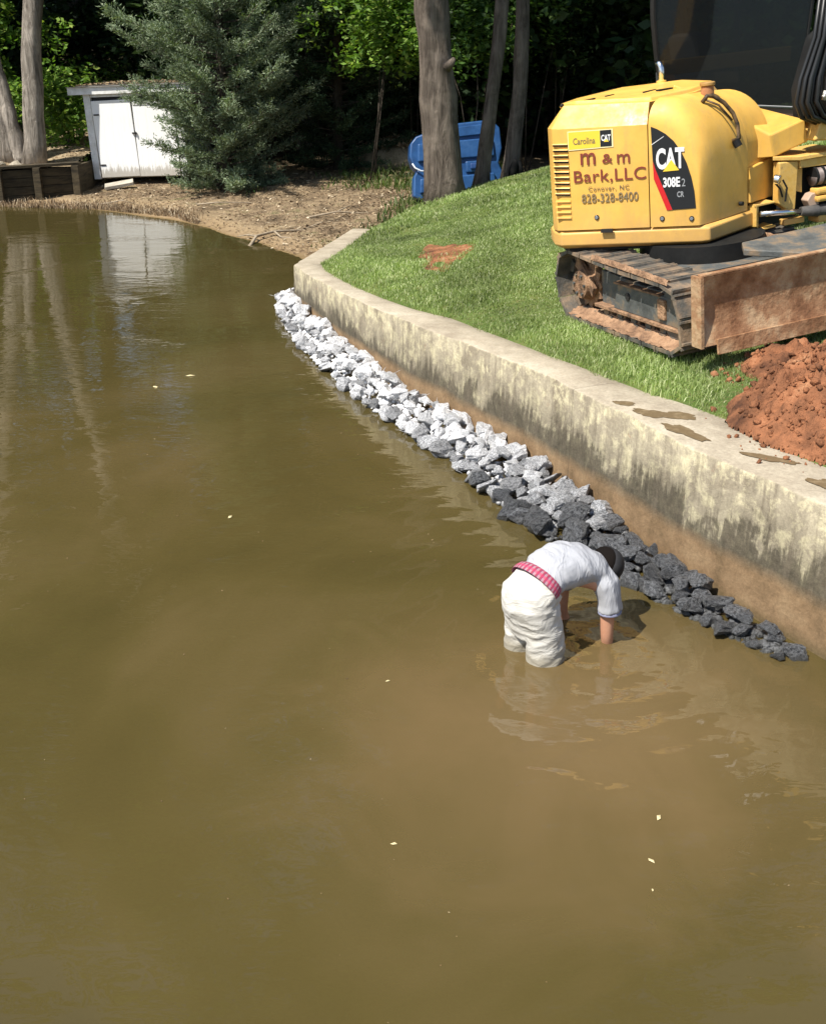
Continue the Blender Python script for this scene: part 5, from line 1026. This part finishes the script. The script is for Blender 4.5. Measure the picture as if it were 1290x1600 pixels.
# blade
BW = 2.02
bp = [(0, .66), (.015, .50), (.05, .36), (.06, .25), (.03, .165), (.0, .150), (-.01, .075), (-.035, .075), (-.045, .16), (-.02, .24), (-.02, .36), (-.045, .50), (-.065, .66)]   # (forward, z)
B0 = V2(.5, -.92) + WD2 * -.293
def bl_pt(wv, f_, z): q = B0 + WD2 * wv - TD * (.07 - f_) * 1.0 + TD * .07; return Vector((q.x, q.y, z))
bpr = [(-f_, z) for f_, z in bp]
mb = MB(); pr = [(0, .668), (-.035, .56), (-.055, .45), (-.055, .35), (-.03, .24), (0, .16), (-.04, .155), (-.085, .22), (-.11, .35), (-.11, .46), (-.09, .57), (-.05, .668)]
mb.prism([bl_pt(0, f_, z) for f_, z in pr], tuple(WD2 * BW) + (0,)); bl = mb.build('blade', RU, EX, autos=R(35))
MB().prism([bl_pt(.125, .006, .20), bl_pt(.125, .018, .085), bl_pt(.125, .0, .083), bl_pt(.125, -.012, .20)], tuple(WD2 * (BW - .25)) + (0,)).build('cutting_edge', RU, bl, bevel=.004)
MB().prism([bl_pt(-.012, .004, .672), bl_pt(-.012, .004, .15), bl_pt(-.012, -.12, .15), bl_pt(-.012, -.12, .672)], tuple(WD2 * .025) + (0,)).build('end_plate', RU, bl)
MB().prism([bl_pt(BW, .004, .672), bl_pt(BW, .004, .15), bl_pt(BW, -.12, .15), bl_pt(BW, -.12, .672)], tuple(WD2 * .025) + (0,)).build('end_plate', RU, bl)
MB().prism([bl_pt(0, .0, .670), bl_pt(0, -.055, .670), bl_pt(0, -.055, .690), bl_pt(0, .0, .690)], tuple(WD2 * BW) + (0,)).build('top_bar', RU, bl, bevel=.006)
for w_ in (.70, 1.15): MB().prism([bl_pt(w_, -.08, .22), bl_pt(w_, -.08, .46), bl_pt(w_, -.75, .50), bl_pt(w_, -.75, .32)], tuple(WD2 * .12) + (0,)).build('blade_arm', DG, EX, bevel=.01)
MB().prism([bl_pt(1.0, -.10, .62), bl_pt(.66, -.42, .66), bl_pt(.76, -.58, .68), bl_pt(1.7, -.6, .70), bl_pt(1.8, -.10, .62)], (0, 0, .05)).build('step_plate', DG, EX, bevel=.01)
# ---------------------------------------------------------------- person
PF = Vector((.80, .60, 0)); PL_ = Vector((-.60, .80, 0)); PO = Vector((.68, 5.65, 0))
def pp(a, b, z): return PO + PF * a + PL_ * b + Vector((0, 0, z))
PER = empty('person', tuple(PO + Vector((0, 0, -.55))), 'person in grey t-shirt and pale shorts wading bent double, hands under the water', 'person')
def pl_(a, b, z): return pp(a, b, z) - Vector(PER.location)
def ring_loft(rings_, n=20):
    """rings: (centre, axis_u vector, axis_v vector) ellipses"""
    mb = MB(); 
    for c, u, v in rings_:
        for k in range(n):
            t = 2 * PI * k / n; mb.v.append(tuple(c + u * math.cos(t) + v * math.sin(t)))
    for i in range(len(rings_) - 1):
        for k in range(n): mb.f.append((i * n + k, i * n + (k + 1) % n, (i + 1) * n + (k + 1) % n, (i + 1) * n + k))
    mb.f.append(tuple(range(n))[::-1]); e = (len(rings_) - 1) * n; mb.f.append(tuple(e + k for k in range(n))); return mb
def fuse(name, mbs, material, parent, vox=.011, smooth_it=6, wr=0., wscale=9, thick=0, wdir=None):
    mb = MB()
    for m_ in mbs: mb.add(m_.v, m_.f)
    o = mb.build(name, material, None); r_ = o.modifiers.new('r', 'REMESH'); r_.mode = 'VOXEL'; r_.voxel_size = vox; s_ = o.modifiers.new('s', 'SMOOTH'); s_.iterations = smooth_it; s_.factor = .6
    dg = bpy.context.evaluated_depsgraph_get(); me = bpy.data.meshes.new_from_object(o.evaluated_get(dg)); bpy.data.objects.remove(o)
    if wr:
        nrm = [v.normal.copy() for v in me.vertices]
        for v, n_ in zip(me.vertices, nrm):
            d = wdir(v.co) if wdir else v.co * wscale
            f = 1 - abs(mnoise.noise(d)) * 2.2; f2 = mnoise.noise(d * 2.3 + Vector((9, 3, 1)))
            v.co += n_ * wr * (f * .8 + f2 * .5)
    me.name = name; me.shade_smooth(); return link(name, me, material, parent)
skin = noisy('skin', [(.3, (.46, .22, .13)), (.7, (.58, .31, .20))], 9, .5, .15, .003); shirt_m = noisy('shirt_grey', [(.3, (.34, .345, .37)), (.7, (.43, .435, .455))], 5, .9, .2, .004, 60)
short_m = noisy('shorts_khaki', [(.25, (.30, .28, .24)), (.40, (.50, .48, .43)), (.7, (.62, .60, .55))], 7, .85, .3, .004, 40)
# body: one continuous skin surface from the pelvis
def skin_body():
    J = [('pelvis', (.0, 0, .41), .10, None), ('waist', (.10, 0, .46), .085, 'pelvis'), ('chest', (.28, 0, .475), .09, 'waist'), ('neckb', (.43, 0, .42), .075, 'chest'), ('neck', (.50, .0, .395), .050, 'neckb'), ('headc', (.585, .01, .37), .074, 'neck'), ('headt', (.64, .01, .335), .068, 'headc')]
    for s_, sd in ((-1, 'r'), (1, 'l')):
        J += [('hip' + sd, (-.01, .08 * s_, .34), .075, 'pelvis'), ('knee' + sd, (.01, .10 * s_, -.02), .05, 'hip' + sd), ('calf' + sd, (-.05, .11 * s_, -.2), .05, 'knee' + sd), ('ankle' + sd, (-.10, .135 * s_, -.44), .036, 'calf' + sd), ('heel' + sd, (-.08, .135 * s_, -.50), .036, 'ankle' + sd), ('toe' + sd, (.08, .14 * s_, -.52), .026, 'heel' + sd),
              ('sho' + sd, (.41, .17 * s_, .37), .062, 'chest'), ('mid' + sd, (.42, .188 * s_, .20), .046, 'sho' + sd), ('elb' + sd, (.425, .19 * s_, .05), .040, 'mid' + sd), ('for' + sd, (.45, .18 * s_, -.03), .036, 'elb' + sd), ('wri' + sd, (.50, .13 * s_, -.17), .025, 'for' + sd), ('palm' + sd, (.52, .115 * s_, -.24), .032, 'wri' + sd)]
        for q, (db, L_) in enumerate(((-.028, .068), (-.010, .08), (.010, .076), (.028, .06))):
            J += [(f'f{q}a{sd}', (.53 + .004 * q, .115 * s_ + db, -.285), .0095, 'palm' + sd), (f'f{q}b{sd}', (.545, .115 * s_ + db * 1.1, -.285 - L_ * .5), .0088, f'f{q}a{sd}'), (f'f{q}c{sd}', (.53, .115 * s_ + db * 1.15, -.285 - L_), .0078, f'f{q}b{sd}')]
        J += [('tha' + sd, (.50, .115 * s_ - .042 * s_, -.235), .011, 'palm' + sd), ('thb' + sd, (.505, .115 * s_ - .065 * s_, -.28), .0095, 'tha' + sd)]
    idx = {j[0]: i for i, j in enumerate(J)}; me = bpy.data.meshes.new('body'); me.from_pydata([tuple(pl_(*j[1])) for j in J], [(idx[j[3]], i) for i, j in enumerate(J) if j[3]], [])
    o = link('body', me); m_ = o.modifiers.new('s', 'SKIN'); 
    for i, j in enumerate(J): me.skin_vertices[0].data[i].radius = (j[2], j[2]); me.skin_vertices[0].data[i].use_root = (i == 0)
    m_.use_smooth_shade = True; sb = o.modifiers.new('d', 'SUBSURF'); sb.levels = sb.render_levels = 2
    dg = bpy.context.evaluated_depsgraph_get(); m2 = bpy.data.meshes.new_from_object(o.evaluated_get(dg)); bpy.data.objects.remove(o); m2.name = 'body'; m2.shade_smooth(); return link('body', m2, skin, PER)
body = skin_body()
up_ = Vector((0, 0, 1))
def folds(m, vec, sc_, dist, strength):
    n = N(m); a = n.noise(vec, sc_, 3, .55, 1.2); rdg = n.math('SUBTRACT', 1, n.math('ABSOLUTE', n.math('MULTIPLY', n.math('SUBTRACT', a, .5), 5.0))); b = n.noise(vec, sc_ * 3.2, 4, .6, .8)
    n.bump(n.math('ADD', n.math('POWER', n.math('MAXIMUM', rdg, 0), 2.0), n.math('MULTIPLY', b, .5)), strength, dist)
nn2 = N(shirt_m); folds(shirt_m, nn2.co('Object', (1, .55, .35), (0, 0, R(37))), 8, .010, .45)
nn2 = N(short_m); folds(short_m, nn2.co('Object', (.7, .7, 1.3), (R(20), R(25), R(37))), 8, .009, .32)
mud = nn2.ramp(nn2.noise(nn2.co('Object'), 8, 7, .75), [(.56, 0.), (.70, .35)]); oldc = nn2.b.inputs['Base Color'].links[0].from_socket; nn2.col(nn2.mix(mud, oldc, (.30, .25, .17)))
n = N(short_m); zz = n.sep(n.co('Object'))[2]; old = short_m.node_tree.nodes['Principled BSDF'].inputs['Base Color'].links[0].from_socket
n.col(n.mix(n.ramp(n.math('ADD', n.math('MULTIPLY', zz, 1.), n.math('MULTIPLY', n.noise(n.co('Object'), 6, 5), .14)), [(.66, .75), (.72, 0.)]), old, (.22, .19, .13)))
def el(c, axis, w_, h_, wv=PL_):
    axis = axis.normalized(); v = axis.cross(wv).normalized(); return (c, wv * w_, v * h_)
# t-shirt: back arched, belly hanging, two sleeves
tc = [(.055, .450, .145, .098), (.11, .478, .158, .115), (.20, .492, .165, .125), (.29, .484, .178, .120), (.38, .452, .186, .105), (.445, .420, .158, .088), (.48, .400, .10, .065)]
tr_ = []
for i, (a, z, w_, h_) in enumerate(tc):
    a0 = tc[max(0, i - 1)]; a1 = tc[min(len(tc) - 1, i + 1)]; ax = PF * (a1[0] - a0[0]) + up_ * (a1[1] - a0[1]); tr_.append(el(pl_(a, 0, z), ax, w_, h_))
torso = ring_loft(tr_, 28)
def sleeve(s_):
    P = [(.40, .12 * s_, .415, .080, .075), (.415, .165 * s_, .37, .078, .070), (.425, .185 * s_, .31, .070, .062), (.43, .192 * s_, .26, .068, .060), (.43, .195 * s_, .215, .072, .064)]
    rr = []
    for i, (a, b, z, u, v) in enumerate(P):
        q0, q1 = pl_(*P[max(0, i - 1)][:3]), pl_(*P[min(len(P) - 1, i + 1)][:3]); ax = (q1 - q0).normalized(); uu = (PF - ax * PF.dot(ax)).normalized(); rr.append((pl_(a, b, z), uu * u, ax.cross(uu) * v))
    return ring_loft(rr, 20)
sh_ = fuse('t_shirt', [torso, sleeve(-1), sleeve(1)], shirt_m, PER, .008, 4, .010, 9, wdir=lambda c: Vector((c.dot(PF) * 13 + c.z * 5, c.dot(PL_) * 5, c.z * 4)))
# dark sleeve hem
for s_ in (-1,):
    P = pl_(.43, .195 * s_, .207); rr = [(P + up_ * z_, PF * .073, PL_ * .065) for z_ in (.012, -.004, -.006)]; ring_loft(rr, 24).build('sleeve_hem', mat('hem_blue', (.22, .23, .33), .9), sh_, smooth=True)
# shorts: seat and two wide legs reaching the water
pel = ring_loft([el(pl_(.065, 0, .42), PF * .7 + up_ * .5, .150, .105), el(pl_(.02, 0, .41), PF * .75 + up_ * .45, .168, .125), el(pl_(-.03, 0, .375), PF * .4 + up_ * .8, .174, .138), el(pl_(-.035, 0, .31), PF * .05 + up_, .172, .138), el(pl_(-.02, 0, .22), up_, .160, .115), el(pl_(-.01, 0, .13), up_, .12, .10)], 28)
def leg(s_):
    xs_ = [(-.03, .078, .34, .100, .128), (-.01, .086, .25, .098, .120), (.01, .096, .16, .098, .114), (.02, .104, .05, .102, .114), (.02, .108, -.06, .106, .118), (.02, .108, -.10, .106, .118)]
    if s_ > 0: xs_ = [(a - .02 * i / 5, b - .012 * i / 5, z, u * .86, v * .84) for i, (a, b, z, u, v) in enumerate(xs_)]
    return ring_loft([(pl_(a, b * s_, z), PL_ * u, PF * v) for a, b, z, u, v in xs_], 24)
so = fuse('shorts', [pel, leg(-1), leg(1)], short_m, PER, .008, 4, .0075, 8, wdir=lambda c: Vector((c.dot(PF) * 6 + c.z * 5, c.dot(PL_) * 7, c.z * 14 - c.dot(PF) * 7)))
# plaid boxer waistband showing above the shorts
pm = mat('red_plaid', rough=.85); n = N(pm); uv = n.co('UV'); s = n.sep(uv)
def stripes(v_, f_, w_): return n.math('GREATER_THAN', n.math('FRACT', n.math('MULTIPLY', v_, f_)), w_)
cx = n.mix(n.math('MULTIPLY', stripes(s[0], 34, .5), .8), (.34, .19, .22), (.27, .004, .03)); cx = n.mix(n.math('MULTIPLY', stripes(s[1], 2.2, .5), .55), cx, (.50, .015, .08)); cx = n.mix(n.math('MULTIPLY', stripes(s[0], 34, .86), .7), cx, (.12, .03, .12)); n.col(cx)
V, UVs = [], []; ax = (PF * .80 + up_ * .45).normalized()
for i, (a, z, w_, h_) in enumerate(((.000, .428, .176, .128), (.022, .444, .172, .126), (.044, .457, .164, .120), (.060, .462, .152, .106))):
    c, u, v = el(pl_(a, 0, z), ax, w_, h_)
    for k in range(41): t_ = 2 * PI * k / 40; V.append(tuple(c + u * math.cos(t_) + v * math.sin(t_))); UVs.append((k / 40, i / 3))
Fs = [(i * 41 + k, i * 41 + k + 1, (i + 1) * 41 + k + 1, (i + 1) * 41 + k) for i in range(3) for k in range(40)]
link('boxer_waistband', npmesh('boxer_waistband', V, Fs, True, UVs), pm, PER)
# cap and hair
hc = pl_(.60, .01, .375); hd = (PF * .80 - up_ * .60).normalized(); hu = (PL_ - hd * PL_.dot(hd)).normalized(); hv = hd.cross(hu)
capm = noisy('cap_black', [(.3, (.010, .010, .012)), (.7, (.028, .028, .03))], 8, .75, .2, .003)
rr = []
for k in range(9):
    a_ = k / 8 * PI / 2; rr.append((hc - hd * .01 + hd * .112 * math.sin(a_) if False else hc + hd * (.0 + .115 * math.sin(a_)), hu * .098 * max(.02, math.cos(a_)), hv * .112 * max(.02, math.cos(a_))))
rr = [(hc - hd * .05, hu * .094, hv * .108)] + rr
cap = ring_loft(rr, 26).build('cap', capm, PER, smooth=True)
bv = -hv if (-hv).dot(PF) > 0 or True else hv
brim_dir = (-hv) if hv.dot(PF * -1 + up_ * -1) < 0 else hv
face = -1 if hv.dot(up_) > 0 else 1           # the face looks down and back to the knees
fd = hv * face
br = MB(); pts = []
for k in range(13):
    a_ = PI * k / 12; pts.append(hc + hu * .085 * math.cos(a_) + fd * (.085 + .075 * math.sin(a_)) - hd * .005)
br.prism(pts, tuple(hd * .006)).build('brim', capm, cap)
hair = ring_loft([(hc - hd * .075, hu * .082, hv * .095), (hc - hd * .045, hu * .090, hv * .104), (hc + hd * .01, hu * .088, hv * .102)], 20).build('hair', mat('dark_hair', (.008, .006, .005), .9, .1), PER, smooth=True)
# face: nose, eyes, mouth, ears (turned down to the water)
for s_ in (-1, 1):
    MB().tube([hc + hu * .070 * s_ - hd * .115, hc + hu * .080 * s_ - hd * .12], [.014, .010], 10).build('ear', skin, body, smooth=True)
    MB().tube([hc + fd * .092 + hu * .03 * s_ - hd * .035, hc + fd * .100 + hu * .03 * s_ - hd * .035], [.011, .006], 8).build('eye', mat('eye_white', (.7, .7, .7), .3), body, smooth=True)
MB().tube([hc + fd * .085 - hd * .035, hc + fd * .118 - hd * .062, hc + fd * .092 - hd * .072], [.008, .014, .008], 8).build('nose', skin, body, smooth=True)
MB().tube([hc + fd * .088 - hd * .093 - hu * .025, hc + fd * .094 - hd * .092, hc + fd * .088 - hd * .093 + hu * .025], [.004, .007, .004], 8).build('mouth', mat('lips', (.38, .13, .10), .5), body, smooth=True)
for nm, L_ in (('boot', (-1, 1)),):
    for s_ in L_: MB().tube([pl_(-.11, .135 * s_, -.40), pl_(-.10, .135 * s_, -.49), pl_(-.02, .138 * s_, -.53), pl_(.10, .14 * s_, -.545)], [.055, .055, .05, .032], 12).build('wader_boot', BK, PER, smooth=True)
